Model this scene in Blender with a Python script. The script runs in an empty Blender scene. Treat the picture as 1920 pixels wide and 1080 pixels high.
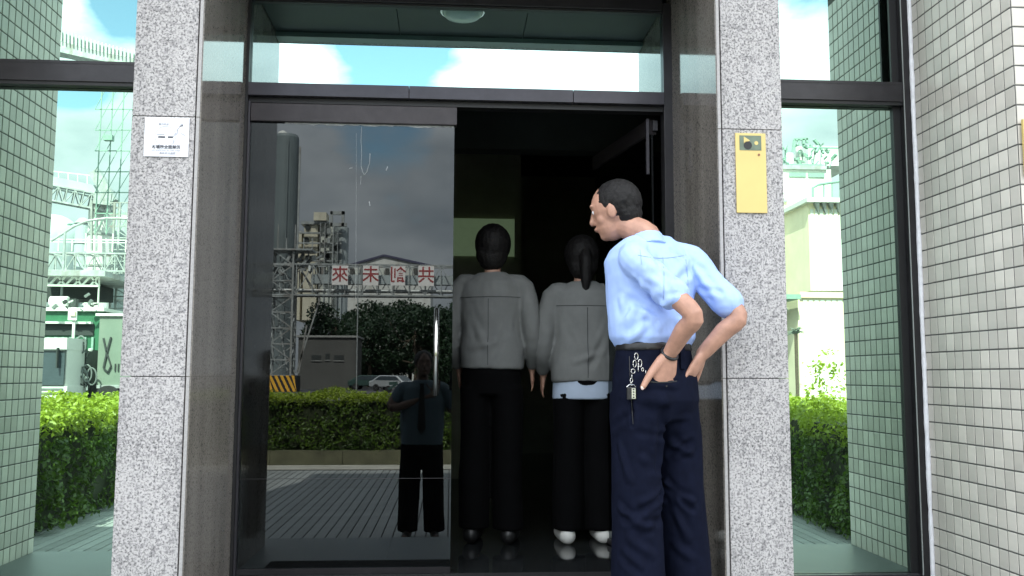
import bpy, bmesh, math, random
import numpy as np
from mathutils import Vector, Matrix, noise as mnoise
random.seed(7)
rng = np.random.default_rng(7)
SC = bpy.context.scene
COL = SC.collection
R = math.radians

# ------------------------------------------------------------------ camera
F_PX, YAW, PITCH, ROLL, EYE = 1666.84, .0677, .0976, .0033, .911
cam_d = bpy.data.cameras.new('camera')
cam = bpy.data.objects.new('camera', cam_d); COL.objects.link(cam)
cam_d.sensor_width = 36; cam_d.lens = F_PX/1920*36
cam_d.clip_start = .02; cam_d.clip_end = 4000
_r = Vector((math.cos(YAW), -math.sin(YAW), 0))
_h = Vector((math.sin(YAW), math.cos(YAW), 0))
_f = _h*math.cos(PITCH)+Vector((0, 0, math.sin(PITCH)))
_u = -_h*math.sin(PITCH)+Vector((0, 0, math.cos(PITCH)))
_R = _r*math.cos(ROLL)+_u*math.sin(ROLL); _U = -_r*math.sin(ROLL)+_u*math.cos(ROLL)
cam.matrix_world = Matrix(((_R.x, _U.x, -_f.x, 0), (_R.y, _U.y, -_f.y, 0), (_R.z, _U.z, -_f.z, EYE), (0, 0, 0, 1)))
SC.camera = cam

# ------------------------------------------------------------------ sky, sun, exposure
SUN_EL, SUN_AZ = 52, 15          # azimuth: degrees from +Y towards -X (behind the office building)
SC.view_settings.view_transform = 'Standard'; SC.view_settings.look = 'None'
SC.view_settings.gamma = 1; SC.view_settings.use_curve_mapping = False
SC.view_settings.exposure = 2.12
SC.cycles.max_bounces = 10; SC.cycles.glossy_bounces = 6; SC.cycles.transparent_max_bounces = 12
SC.cycles.sample_clamp_indirect = 6

world = bpy.data.worlds.new('World'); SC.world = world; world.use_nodes = True
nt = world.node_tree; nt.nodes.clear()
def N(t, typ, **kw):
    n = t.nodes.new(typ)
    for k, v in kw.items(): setattr(n, k, v)
    return n
def math_node(t, op, a, b=None, clamp=False):
    n = N(t, 'ShaderNodeMath', operation=op); n.use_clamp = clamp
    for i, v in enumerate((a, b)):
        if v is None: continue
        if isinstance(v, (int, float)): n.inputs[i].default_value = v
        else: t.links.new(v, n.inputs[i])
    return n.outputs[0]
sky = N(nt, 'ShaderNodeTexSky', sky_type='NISHITA'); sky.sun_disc = False
sky.sun_elevation = R(SUN_EL); sky.sun_rotation = R(-SUN_AZ); sky.air_density = 1; sky.dust_density = .6; sky.ozone_density = 1.5
tc = N(nt, 'ShaderNodeTexCoord'); sep = N(nt, 'ShaderNodeSeparateXYZ'); nt.links.new(tc.outputs['Generated'], sep.inputs[0])
mp = N(nt, 'ShaderNodeMapping'); mp.inputs['Scale'].default_value = (1, 1, 2.2); nt.links.new(tc.outputs['Generated'], mp.inputs[0])
n1 = N(nt, 'ShaderNodeTexNoise'); n1.inputs['Scale'].default_value = 2.6; n1.inputs['Detail'].default_value = 9; n1.inputs['Roughness'].default_value = .55
nt.links.new(mp.outputs[0], n1.inputs['Vector'])
n2 = N(nt, 'ShaderNodeTexNoise'); n2.inputs['Scale'].default_value = 7; n2.inputs['Detail'].default_value = 6
nt.links.new(mp.outputs[0], n2.inputs['Vector'])
# cloud gaps: three openings in the cloud deck opposite the sun
yneg = math_node(nt, 'MAXIMUM', math_node(nt, 'MULTIPLY', sep.outputs[1], -1), .05)
uu = math_node(nt, 'DIVIDE', sep.outputs[0], yneg); vv = math_node(nt, 'DIVIDE', sep.outputs[2], yneg)
gap = None
for (u0, v0, su, sv) in ((-.068, .355, .070, .13), (-.375, .425, .060, .055), (.41, .455, .09, .055), (-.42, .31, .04, .02)):
    a = math_node(nt, 'DIVIDE', math_node(nt, 'SUBTRACT', uu, u0), su); b = math_node(nt, 'DIVIDE', math_node(nt, 'SUBTRACT', vv, v0), sv)
    d = math_node(nt, 'ADD', math_node(nt, 'POWER', math_node(nt, 'ABSOLUTE', a), 2), math_node(nt, 'POWER', math_node(nt, 'ABSOLUTE', b), 2))
    g = math_node(nt, 'DIVIDE', 1, math_node(nt, 'ADD', math_node(nt, 'MULTIPLY', d, d), 1))
    gap = g if gap is None else math_node(nt, 'ADD', gap, g)
dens = math_node(nt, 'SUBTRACT', math_node(nt, 'ADD', n1.outputs[0], .19), math_node(nt, 'MULTIPLY', gap, .31))
dens = math_node(nt, 'ADD', dens, math_node(nt, 'MULTIPLY', math_node(nt, 'SUBTRACT', n2.outputs[0], .5), .22))
cr = N(nt, 'ShaderNodeValToRGB'); nt.links.new(dens, cr.inputs[0])
cr.color_ramp.elements[0].position = .43; cr.color_ramp.elements[1].position = .56
cc = N(nt, 'ShaderNodeValToRGB'); nt.links.new(n2.outputs[0], cc.inputs[0])
cc.color_ramp.elements[0].position = .3; cc.color_ramp.elements[0].color = (.42, .47, .52, 1)
cc.color_ramp.elements[1].position = .68; cc.color_ramp.elements[1].color = (.80, .83, .86, 1)
ccm = N(nt, 'ShaderNodeVectorMath', operation='SCALE'); nt.links.new(cc.outputs[0], ccm.inputs[0])
hi = N(nt, 'ShaderNodeMapRange', interpolation_type='SMOOTHSTEP'); hi.inputs[1].default_value = .24; hi.inputs[2].default_value = .36; hi.inputs[3].default_value = 5.2; hi.inputs[4].default_value = 9.5
nt.links.new(sep.outputs[2], hi.inputs[0]); nt.links.new(hi.outputs[0], ccm.inputs['Scale'])
skm = N(nt, 'ShaderNodeVectorMath', operation='MULTIPLY'); skm.inputs[1].default_value = (.95, 1.0, .86); nt.links.new(sky.outputs[0], skm.inputs[0])
mx = N(nt, 'ShaderNodeMix', data_type='RGBA'); nt.links.new(cr.outputs[0], mx.inputs[0]); nt.links.new(skm.outputs[0], mx.inputs[6]); nt.links.new(ccm.outputs[0], mx.inputs[7])
bg = N(nt, 'ShaderNodeBackground'); bg.inputs[1].default_value = .13; nt.links.new(mx.outputs[2], bg.inputs[0])
wo = N(nt, 'ShaderNodeOutputWorld'); nt.links.new(bg.outputs[0], wo.inputs[0])

sd = bpy.data.lights.new('sun', 'SUN'); sd.energy = 4.6; sd.angle = R(.5); sd.color = (1, .95, .86)
sun = bpy.data.objects.new('sun', sd); COL.objects.link(sun)
sdir = Vector((-math.sin(R(SUN_AZ))*math.cos(R(SUN_EL)), math.cos(R(SUN_AZ))*math.cos(R(SUN_EL)), math.sin(R(SUN_EL))))
sun.rotation_euler = sdir.to_track_quat('Z', 'Y').to_euler(); sun.location = sdir*60

# ------------------------------------------------------------------ material helpers
def mat(name):
    m = bpy.data.materials.new(name); m.use_nodes = True
    t = m.node_tree; b = t.nodes['Principled BSDF']
    return m, t, b
def simple(name, col, rough=.6, metal=0, var=.15, scale=8, bump=0, spec=.5, objvar=0, dirt=None, coords='Object'):
    m, t, b = mat(name)
    b.inputs['Roughness'].default_value = rough; b.inputs['Metallic'].default_value = metal
    b.inputs['Specular IOR Level'].default_value = spec
    tc = N(t, 'ShaderNodeTexCoord'); no = N(t, 'ShaderNodeTexNoise')
    no.inputs['Scale'].default_value = scale; no.inputs['Detail'].default_value = 6; no.inputs['Roughness'].default_value = .6
    t.links.new(tc.outputs[coords], no.inputs['Vector'])
    f = no.outputs[0]
    if objvar:
        oi = N(t, 'ShaderNodeObjectInfo')
        f = math_node(t, 'ADD', f, math_node(t, 'MULTIPLY', math_node(t, 'SUBTRACT', oi.outputs['Random'], .5), objvar))
    r = N(t, 'ShaderNodeValToRGB'); t.links.new(f, r.inputs[0])
    r.color_ramp.elements[0].position = .25; r.color_ramp.elements[1].position = .75
    r.color_ramp.elements[0].color = tuple(c*(1-var) for c in col[:3])+(1,); r.color_ramp.elements[1].color = tuple(min(1, c*(1+var)) for c in col[:3])+(1,)
    out = r.outputs[0]
    if dirt:                                    # (colour, scale, amount): vertical run-off streaks
        mp = N(t, 'ShaderNodeMapping'); mp.inputs['Scale'].default_value = (dirt[1], dirt[1], dirt[1]*.07); t.links.new(tc.outputs[coords], mp.inputs[0])
        dn = N(t, 'ShaderNodeTexNoise'); dn.inputs['Detail'].default_value = 5; dn.inputs['Scale'].default_value = 1; t.links.new(mp.outputs[0], dn.inputs['Vector'])
        dr = N(t, 'ShaderNodeValToRGB'); t.links.new(dn.outputs[0], dr.inputs[0]); dr.color_ramp.elements[0].position = .5; dr.color_ramp.elements[1].position = .72
        mm = N(t, 'ShaderNodeMix', data_type='RGBA'); t.links.new(math_node(t, 'MULTIPLY', dr.outputs[0], dirt[2]), mm.inputs[0])
        t.links.new(out, mm.inputs[6]); mm.inputs[7].default_value = tuple(dirt[0])+(1,); out = mm.outputs[2]
    t.links.new(out, b.inputs['Base Color'])
    if bump:
        bn = N(t, 'ShaderNodeBump'); bn.inputs['Strength'].default_value = bump; bn.inputs['Distance'].default_value = .01
        t.links.new(no.outputs[0], bn.inputs['Height']); t.links.new(bn.outputs[0], b.inputs['Normal'])
    return m
def granite(name, light, mid, dark, rough, bump, size=210, streak=0, spec=.5):
    m, t, b = mat(name)
    tc = N(t, 'ShaderNodeTexCoord')
    n = N(t, 'ShaderNodeTexNoise'); n.inputs['Scale'].default_value = size; n.inputs['Detail'].default_value = 3; n.inputs['Roughness'].default_value = .7
    v = N(t, 'ShaderNodeTexVoronoi'); v.inputs['Scale'].default_value = size*.75
    big = N(t, 'ShaderNodeTexNoise'); big.inputs['Scale'].default_value = 3.5; big.inputs['Detail'].default_value = 4
    for q in (n, v, big): t.links.new(tc.outputs['Object'], q.inputs['Vector'])
    r = N(t, 'ShaderNodeValToRGB'); cr = r.color_ramp
    cr.elements[0].position = .34; cr.elements[0].color = tuple(dark)+(1,)
    e = cr.elements.new(.44); e.color = tuple(mid)+(1,)
    e = cr.elements.new(.53); e.color = tuple(light)+(1,)
    cr.elements[-1].position = .75; cr.elements[-1].color = tuple(min(1, c*1.12) for c in light)+(1,)
    f = math_node(t, 'ADD', n.outputs[0], math_node(t, 'MULTIPLY', math_node(t, 'SUBTRACT', big.outputs[0], .5), .10))
    t.links.new(f, r.inputs[0])
    vr = N(t, 'ShaderNodeSeparateColor'); t.links.new(v.outputs['Color'], vr.inputs[0])
    mm = N(t, 'ShaderNodeMix', data_type='RGBA', blend_type='MULTIPLY'); mm.inputs[0].default_value = .55
    t.links.new(r.outputs[0], mm.inputs[6])
    rr = N(t, 'ShaderNodeValToRGB'); t.links.new(vr.outputs[0], rr.inputs[0]); rr.color_ramp.elements[0].position = .1; rr.color_ramp.elements[0].color = (.35, .35, .37, 1); rr.color_ramp.elements[1].position = .35
    t.links.new(rr.outputs[0], mm.inputs[7])
    out = mm.outputs[2]
    if streak:
        mp = N(t, 'ShaderNodeMapping'); mp.inputs['Scale'].default_value = (9, 9, .55); t.links.new(tc.outputs['Object'], mp.inputs[0])
        sn = N(t, 'ShaderNodeTexNoise'); sn.inputs['Scale'].default_value = 1; sn.inputs['Detail'].default_value = 7; t.links.new(mp.outputs[0], sn.inputs['Vector'])
        sr = N(t, 'ShaderNodeValToRGB'); t.links.new(sn.outputs[0], sr.inputs[0]); sr.color_ramp.elements[0].position = .3; sr.color_ramp.elements[0].color = (.5, .5, .5, 1); sr.color_ramp.elements[1].position = .7
        ms = N(t, 'ShaderNodeMix', data_type='RGBA', blend_type='MULTIPLY'); ms.inputs[0].default_value = streak; t.links.new(out, ms.inputs[6]); t.links.new(sr.outputs[0], ms.inputs[7]); out = ms.outputs[2]
        rg = math_node(t, 'ADD', math_node(t, 'MULTIPLY', sn.outputs[0], .12), rough-.05); t.links.new(rg, b.inputs['Roughness'])
    else: b.inputs['Roughness'].default_value = rough
    b.inputs['Specular IOR Level'].default_value = spec
    t.links.new(out, b.inputs['Base Color'])
    bn = N(t, 'ShaderNodeBump'); bn.inputs['Strength'].default_value = bump; bn.inputs['Distance'].default_value = .002
    t.links.new(n.outputs[0], bn.inputs['Height']); t.links.new(bn.outputs[0], b.inputs['Normal'])
    return m
def coated_glass(name, tint, refl, trans, wave=.0, rough=.0, smear=0):
    m = bpy.data.materials.new(name); m.use_nodes = True; t = m.node_tree; t.nodes.clear()
    o = N(t, 'ShaderNodeOutputMaterial'); g = N(t, 'ShaderNodeBsdfGlossy'); g.inputs['Color'].default_value = tuple(tint)+(1,); g.inputs['Roughness'].default_value = rough
    tr = N(t, 'ShaderNodeBsdfTransparent'); tr.inputs[0].default_value = tuple(trans)+(1,)
    lw = N(t, 'ShaderNodeFresnel'); lw.inputs[0].default_value = 1.5
    fac = math_node(t, 'ADD', math_node(t, 'MULTIPLY', lw.outputs[0], 1-refl), refl, True)
    ms = N(t, 'ShaderNodeMixShader'); t.links.new(fac, ms.inputs[0]); t.links.new(tr.outputs[0], ms.inputs[1]); t.links.new(g.outputs[0], ms.inputs[2])
    tc = N(t, 'ShaderNodeTexCoord')
    if wave:
        nn = N(t, 'ShaderNodeTexNoise'); nn.inputs['Scale'].default_value = 2.2; nn.inputs['Detail'].default_value = 2; t.links.new(tc.outputs['Object'], nn.inputs['Vector'])
        bn = N(t, 'ShaderNodeBump'); bn.inputs['Strength'].default_value = wave; bn.inputs['Distance'].default_value = .003
        t.links.new(nn.outputs[0], bn.inputs['Height']); t.links.new(bn.outputs[0], g.inputs['Normal'])
    out = ms.outputs[0]
    if smear:                                   # dust and dried run marks on the pane
        df = N(t, 'ShaderNodeBsdfDiffuse'); df.inputs[0].default_value = (.55, .57, .56, 1)
        sn = N(t, 'ShaderNodeTexNoise'); sn.inputs['Scale'].default_value = 1.0; sn.inputs['Detail'].default_value = 8
        mp = N(t, 'ShaderNodeMapping'); mp.inputs['Scale'].default_value = (5, 1, 1.2); t.links.new(tc.outputs['Object'], mp.inputs[0]); t.links.new(mp.outputs[0], sn.inputs['Vector'])
        f2 = math_node(t, 'MULTIPLY', math_node(t, 'POWER', sn.outputs[0], 2), smear)
        m2 = N(t, 'ShaderNodeMixShader'); t.links.new(f2, m2.inputs[0]); t.links.new(out, m2.inputs[1]); t.links.new(df.outputs[0], m2.inputs[2]); out = m2.outputs[0]
    t.links.new(out, o.inputs[0])
    return m
def leafmat(name, c1, c2, trans=.35, sunlit_top=None):
    m, t, b = mat(name)
    tc = N(t, 'ShaderNodeTexCoord'); no = N(t, 'ShaderNodeTexNoise'); no.inputs['Scale'].default_value = 3.5; no.inputs['Detail'].default_value = 8; t.links.new(tc.outputs['Object'], no.inputs['Vector'])
    r = N(t, 'ShaderNodeValToRGB'); t.links.new(no.outputs[0], r.inputs[0]); r.color_ramp.elements[0].position = .35; r.color_ramp.elements[1].position = .65
    r.color_ramp.elements[0].color = tuple(c1)+(1,); r.color_ramp.elements[1].color = tuple(c2)+(1,)
    out = r.outputs[0]
    if sunlit_top:                                  # sunlit top put into the leaf colour: yellow-green above a set height
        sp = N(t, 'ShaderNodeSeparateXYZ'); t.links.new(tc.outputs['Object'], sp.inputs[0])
        mr = N(t, 'ShaderNodeMapRange'); mr.inputs[1].default_value = sunlit_top[0]; mr.inputs[2].default_value = sunlit_top[0]+.14
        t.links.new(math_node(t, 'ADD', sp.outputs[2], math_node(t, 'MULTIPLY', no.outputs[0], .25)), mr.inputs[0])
        mm = N(t, 'ShaderNodeMix', data_type='RGBA'); t.links.new(mr.outputs[0], mm.inputs[0]); t.links.new(out, mm.inputs[6]); mm.inputs[7].default_value = tuple(sunlit_top[1])+(1,); out = mm.outputs[2]
    t.links.new(out, b.inputs['Base Color']); b.inputs['Roughness'].default_value = .45
    tl = N(t, 'ShaderNodeBsdfTranslucent'); t.links.new(out, tl.inputs[0])
    ms = N(t, 'ShaderNodeMixShader'); ms.inputs[0].default_value = trans
    t.links.new(b.outputs[0], ms.inputs[1]); t.links.new(tl.outputs[0], ms.inputs[2]); t.links.new(ms.outputs[0], t.nodes['Material Output'].inputs[0])
    return m

M = {}
M['granite'] = granite('flamed_granite', (.50, .475, .47), (.30, .287, .285), (.065, .063, .065), .75, .5, size=120, streak=.32)
M['polished'] = granite('polished_granite', (.285, .255, .225), (.225, .205, .18), (.13, .125, .12), .06, .0, size=170, streak=.75, spec=.5)
M['granite_edge'] = simple('granite_edge', (.36, .345, .34), .5, var=.2, scale=120)
M['mirror'] = coated_glass('coated_window_glass', (.50, .70, .60), .78, (.10, .16, .13), wave=.012, smear=.02)
M['transom'] = coated_glass('transom_glass', (.58, .80, .76), .80, (.10, .16, .13), wave=.004, smear=.008)
M['doorglass'] = coated_glass('door_glass', (.88, .95, .97), .036, (.09, .12, .12), wave=.003, smear=.0015)
M['frame'] = simple('dark_bronze_aluminium', (.028, .026, .029), .33, metal=.35, var=.25, scale=14, spec=.5)
M['frame_black'] = simple('black_gasket', (.008, .008, .009), .5, var=.2)
M['rail'] = simple('brown_door_rail', (.040, .034, .037), .42, metal=.3, var=.25, scale=22, bump=.05)
M['header'] = simple('header_channel', (.045, .042, .050), .30, metal=.4, var=.2, scale=10)
M['tile'] = simple('pale_glazed_tile', (.66, .62, .555), .28, var=.12, scale=2.5, objvar=.75, spec=.45, dirt=((.30, .31, .28), 5, .3))
M['grout'] = simple('dark_grout', (.105, .105, .098), .9, var=.3, scale=60, bump=.2)
M['caulk'] = simple('white_sealant', (.82, .82, .86), .6, var=.12, scale=30, bump=.4)
M['concrete'] = simple('grey_concrete', (.30, .30, .285), .85, var=.22, scale=2.5, bump=.15)
M['strip'] = simple('ribbed_paving', (.25, .265, .265), .8, var=.22, scale=3, objvar=.3, bump=.15)
M['joint'] = simple('dark_joint', (.03, .03, .03), .95)
M['kerb'] = simple('pale_kerb', (.40, .39, .35), .85, var=.25, scale=4, bump=.2)
M['planter'] = simple('mossy_planter_wall', (.10, .10, .06), .9, var=.45, scale=3, bump=.3)
M['soil'] = simple('soil', (.05, .035, .02), .95, var=.4, scale=6)
M['asphalt'] = simple('asphalt', (.085, .085, .088), .9, var=.28, scale=.35, bump=.1)
M['platform'] = simple('honed_stone_floor', (.085, .105, .105), .42, var=.14, scale=3)
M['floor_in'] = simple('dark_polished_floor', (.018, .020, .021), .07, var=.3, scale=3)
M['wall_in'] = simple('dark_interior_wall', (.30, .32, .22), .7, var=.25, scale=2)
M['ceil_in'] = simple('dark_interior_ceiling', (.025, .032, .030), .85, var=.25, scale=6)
M['soffit'] = simple('soffit_panel', (.018, .027, .026), .55, var=.15, scale=2)
M['drip'] = simple('pale_soffit_edge', (.28, .32, .31), .5, var=.15, scale=4)
M['lamp_white'] = simple('opal_lamp_cover', (.55, .60, .58), .3, var=.05)
M['mat'] = simple('black_door_mat', (.010, .010, .011), .95, var=.5, scale=90, bump=.6)
M['chrome'] = simple('brushed_steel', (.72, .71, .68), .16, metal=1, var=.08, scale=30)
M['white'] = simple('white_plate', (.80, .80, .84), .35, var=.03, scale=4)
M['ink'] = simple('dark_print', (.05, .055, .07), .5, var=.2)
M['ink_grey'] = simple('grey_print', (.42, .43, .48), .5, var=.15)
M['yellow'] = simple('yellow_plate', (.66, .50, .18), .4, var=.06, scale=6)
M['picgreen'] = simple('print_green', (.13, .17, .12), .5, var=.25, scale=30)
M['brown'] = simple('print_brown', (.25, .10, .05), .5)
M['skin'] = simple('tanned_skin', (.44, .235, .165), .5, var=.20, scale=28, bump=.12)
M['nail'] = simple('fingernail', (.78, .58, .52), .3, var=.05)
M['skin_in'] = simple('pale_skin', (.52, .30, .22), .5, var=.1, scale=20)
M['shirt'] = simple('light_blue_shirt', (.36, .50, .86), .75, var=.09, scale=10, bump=.15)
M['seam'] = simple('shirt_seam_shadow', (.26, .34, .55), .9, var=.1)
M['pants'] = simple('navy_trousers', (.0052, .0068, .0165), .85, var=.25, scale=26, bump=.12, spec=.06)
M['belt'] = simple('black_leather', (.012, .012, .013), .35, var=.2)
M['hair'] = simple('black_hair', (.008, .007, .007), .6, var=.5, scale=70, bump=.5, spec=.25)
M['jacket'] = simple('grey_jacket', (.17, .175, .17), .85, var=.10, scale=14, bump=.1)
M['jacket_seam'] = simple('jacket_seam', (.05, .052, .055), .9)
M['undershirt'] = simple('pale_blue_undershirt', (.42, .50, .62), .8, var=.08)
M['black_cloth'] = simple('black_trousers', (.0022, .0022, .0026), .9, var=.2, spec=.1)
M['shoe'] = simple('white_shoe', (.70, .70, .66), .6, var=.1)
M['shoe_black'] = simple('black_shoe', (.012, .012, .012), .4, var=.2)
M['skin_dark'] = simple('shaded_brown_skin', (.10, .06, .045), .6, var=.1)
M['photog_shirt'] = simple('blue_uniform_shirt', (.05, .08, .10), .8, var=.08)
M['residue'] = simple('dried_film_residue', (.40, .42, .42), .8, var=.3, scale=40)
M['green_wall'] = simple('pale_green_glow_panel', (.30, .40, .25), .6, var=.1)
_b = M['green_wall'].node_tree.nodes['Principled BSDF']; _b.inputs['Emission Color'].default_value = (.42, .60, .34, 1); _b.inputs['Emission Strength'].default_value = .03  # glow added to brighten the pale green notice panel
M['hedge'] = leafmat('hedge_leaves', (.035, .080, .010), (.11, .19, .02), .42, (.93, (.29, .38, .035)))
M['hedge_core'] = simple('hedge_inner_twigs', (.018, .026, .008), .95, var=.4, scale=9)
M['tree'] = leafmat('tree_leaves', (.010, .028, .012), (.022, .05, .018), .12)
M['bark'] = simple('bark', (.09, .07, .05), .95, var=.3, scale=9, bump=.3)
M['steel_grey'] = simple('galvanised_steel', (.36, .38, .375), .5, metal=.3, var=.35, scale=2, dirt=((.16, .11, .08), 1.2, .6))
M['steel_green'] = simple('green_painted_steel', (.22, .34, .28), .5, var=.2)
M['silo_dark'] = simple('dark_silo_sheet', (.15, .18, .185), .6, var=.15, scale=.3, dirt=((.07, .08, .08), .6, .5))
M['silo'] = simple('grey_silo_sheet', (.40, .45, .46), .55, var=.10, scale=.3, dirt=((.22, .23, .22), .6, .5))
M['cream'] = simple('cream_render', (.62, .58, .46), .85, var=.14, scale=.5, dirt=((.30, .28, .22), .8, .55))
M['pale_wall'] = simple('pale_factory_wall', (.64, .66, .60), .85, var=.10, scale=.4, dirt=((.42, .44, .38), .8, .4))
M['grey_wall'] = simple('grey_render', (.09, .09, .085), .9, var=.12, scale=.5, dirt=((.12, .12, .11), .8, .4))
M['dark_open'] = simple('dark_opening', (.03, .035, .035), .8)
M['roof_blue'] = simple('dark_blue_roof_trim', (.06, .06, .11), .6)
M['gable'] = simple('white_gable_sheet', (.66, .66, .63), .6, var=.10, scale=1, dirt=((.40, .38, .32), .9, .55))
M['warm_white'] = simple('warm_cream_wall', (.74, .66, .47), .8, var=.10, scale=.6, dirt=((.50, .44, .30), .9, .5))
M['boardwhite'] = simple('white_sign_board', (.80, .76, .74), .6, var=.06, scale=.8)
M['red'] = simple('red_letter_paint', (.34, .06, .065), .6, var=.1)
M['hazy'] = simple('hazard_yellow', (.80, .42, .04), .6, var=.12, scale=1.5)
M['hazk'] = simple('hazard_black', (.02, .02, .02), .6)
M['container'] = simple('green_container_paint', (.025, .12, .06), .5, var=.15, scale=1)
M['dull_grey'] = simple('dull_grey_paint', (.13, .145, .14), .6, var=.3, scale=2)
M['truckwhite'] = simple('white_truck_paint', (.60, .60, .57), .35, var=.05)
M['tarp'] = simple('grey_green_truck_side', (.15, .185, .15), .7, var=.12, scale=1.2, dirt=((.2, .22, .18), 1.5, .5))
M['windscreen'] = simple('dark_windscreen', (.05, .065, .075), .1, var=.1)
M['tyre'] = simple('tyre_rubber', (.02, .02, .02), .9)
M['car_silver'] = simple('silver_car_paint', (.50, .52, .54), .25, metal=.4, var=.05)
M['car_dark'] = simple('dark_green_car_paint', (.05, .09, .08), .25, metal=.2, var=.05)
M['fascia'] = simple('yellow_canopy_fascia', (.80, .74, .42), .6, var=.12, scale=.8)

# ------------------------------------------------------------------ object helpers
def tag(o, label=None, cat=None, group=None, kind=None):
    if label: o['label'] = label
    if cat: o['category'] = cat
    if group: o['group'] = group
    if kind: o['kind'] = kind
    return o
def thing(name, loc, label, cat, group=None):
    o = bpy.data.objects.new(name, None); o.empty_display_size = .1; COL.objects.link(o); o.location = loc
    return tag(o, label, cat, group)
def wloc(o):
    v = Vector((0, 0, 0))
    while o is not None: v = v+o.location; o = o.parent
    return v
def link(name, me, m, parent=None, origin=None):
    o = bpy.data.objects.new(name, me); COL.objects.link(o)
    if m is not None and not me.materials: me.materials.append(m)
    o.parent = parent
    return o
class MB:
    """collects geometry given in world coordinates"""
    def __init__(s): s.v = []; s.f = []
    def add(s, vs, fs):
        n = len(s.v); s.v += [tuple(p) for p in vs]; s.f += [tuple(i+n for i in f) for f in fs]; return s
    def box(s, x0, x1, y0, y1, z0, z1):
        return s.add([(x0, y0, z0), (x1, y0, z0), (x1, y1, z0), (x0, y1, z0), (x0, y0, z1), (x1, y0, z1), (x1, y1, z1), (x0, y1, z1)],
                     [(0, 3, 2, 1), (4, 5, 6, 7), (0, 1, 5, 4), (1, 2, 6, 5), (2, 3, 7, 6), (3, 0, 4, 7)])
    def bar(s, p0, p1, w, h=None):
        h = h or w; p0 = Vector(p0); p1 = Vector(p1); d = (p1-p0).normalized()
        up = Vector((0, 0, 1)) if abs(d.z) < .95 else Vector((0, 1, 0))
        a = d.cross(up).normalized()*w/2; b = a.cross(d).normalized()*h/2
        vs = [p+q for p in (p0, p1) for q in (a+b, -a+b, -a-b, a-b)]
        return s.add(vs, [(0, 1, 2, 3), (7, 6, 5, 4), (0, 4, 5, 1), (1, 5, 6, 2), (2, 6, 7, 3), (3, 7, 4, 0)])
    def tube(s, pts, rad, n=10, caps=True):
        pts = [Vector(p) for p in pts]; rad = rad if isinstance(rad, (list, tuple)) else [rad]*len(pts)
        base = len(s.v); prev = None
        for i, p in enumerate(pts):
            d = (pts[min(i+1, len(pts)-1)]-pts[max(i-1, 0)]).normalized()
            if prev is None: a = d.orthogonal().normalized()
            else: a = (prev-d*prev.dot(d)).normalized()
            prev = a; b = d.cross(a)
            for k in range(n):
                t = 2*math.pi*k/n; s.v.append(tuple(p+(a*math.cos(t)+b*math.sin(t))*rad[i]))
        for i in range(len(pts)-1):
            for k in range(n):
                k2 = (k+1) % n; s.f.append((base+i*n+k, base+i*n+k2, base+(i+1)*n+k2, base+(i+1)*n+k))
        if caps:
            s.f.append(tuple(base+k for k in range(n))[::-1]); s.f.append(tuple(base+(len(pts)-1)*n+k for k in range(n)))
        return s
    def prism(s, poly, axis, a0, a1):
        """polygon in the plane normal to axis, extruded from a0 to a1"""
        n = len(poly); vs = []
        for a in (a0, a1):
            for (u, w) in poly: vs.append((a, u, w) if axis == 'x' else (u, a, w) if axis == 'y' else (u, w, a))
        return s.add(vs, [tuple(range(n))[::-1], tuple(range(n, 2*n))]+[(i, (i+1) % n, n+(i+1) % n, n+i) for i in range(n)])
    def mesh(s, name, off=Vector((0, 0, 0)), smooth=False):
        me = bpy.data.meshes.new(name); me.from_pydata([(x-off.x, y-off.y, z-off.z) for x, y, z in s.v], [], s.f)
        bm = bmesh.new(); bm.from_mesh(me); bmesh.ops.recalc_face_normals(bm, faces=bm.faces); bm.to_mesh(me); bm.free()
        if smooth: me.polygons.foreach_set('use_smooth', [True]*len(me.polygons))
        return me
    def build(s, name, m, parent=None, smooth=False, bevel=0, kind=None):
        o = link(name, s.mesh(name, wloc(parent) if parent else Vector((0, 0, 0)), smooth), m, parent)
        if bevel:
            b = o.modifiers.new('bevel', 'BEVEL'); b.width = bevel; b.segments = 2; b.limit_method = 'ANGLE'
        if kind: o['kind'] = kind
        return o
def single(name, mb, m, label, cat, group=None, kind=None, **k):
    """a thing that is one mesh, its origin at the base of the geometry"""
    v = np.array(mb.v); off = Vector(((v[:, 0].min()+v[:, 0].max())/2, (v[:, 1].min()+v[:, 1].max())/2, v[:, 2].min()))
    o = link(name, mb.mesh(name, off, k.get('smooth', False)), m); o.location = off
    return tag(o, label, cat, group, kind)
def text(name, s, size, loc, rot, m, parent, ext=.001, align='CENTER', bold=0):
    cu = bpy.data.curves.new(name, 'FONT'); cu.body = s; cu.size = size; cu.extrude = ext; cu.align_x = align; cu.align_y = 'CENTER'; cu.offset = bold
    tmp = bpy.data.objects.new(name+'_tmp', cu); COL.objects.link(tmp); dg = bpy.context.evaluated_depsgraph_get(); dg.update()
    me = bpy.data.meshes.new_from_object(tmp.evaluated_get(dg)); bpy.data.objects.remove(tmp); me.materials.clear(); me.materials.append(m)
    o = bpy.data.objects.new(name, me); COL.objects.link(o)
    o.parent = parent; o.location = Vector(loc)-wloc(parent); o.rotation_euler = rot
    return o
# a point of the picture (1920x1080) at distance d in front of the camera plane; mir() = the real point whose mirror image stands there
def ray(px, py):
    u, w = px-960, py-540; c, s = math.cos(ROLL), math.sin(ROLL); u, w = c*u+s*w, -s*u+c*w
    v = _r*(u/F_PX)+_f+_u*(-w/F_PX); return v/v.y
def at(px, py, d):
    v = ray(px, py)*d; return Vector((v.x, d, v.z+EYE))
YD, YS = 4.2, 4.04                              # glass planes: doors and transom / side windows
def mir(px, py, d, plane=YD):
    v = at(px, py, d); return Vector((v.x, 2*plane-d, v.z))
GZ = -.6                                        # level of the driveway and the works yard

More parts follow.
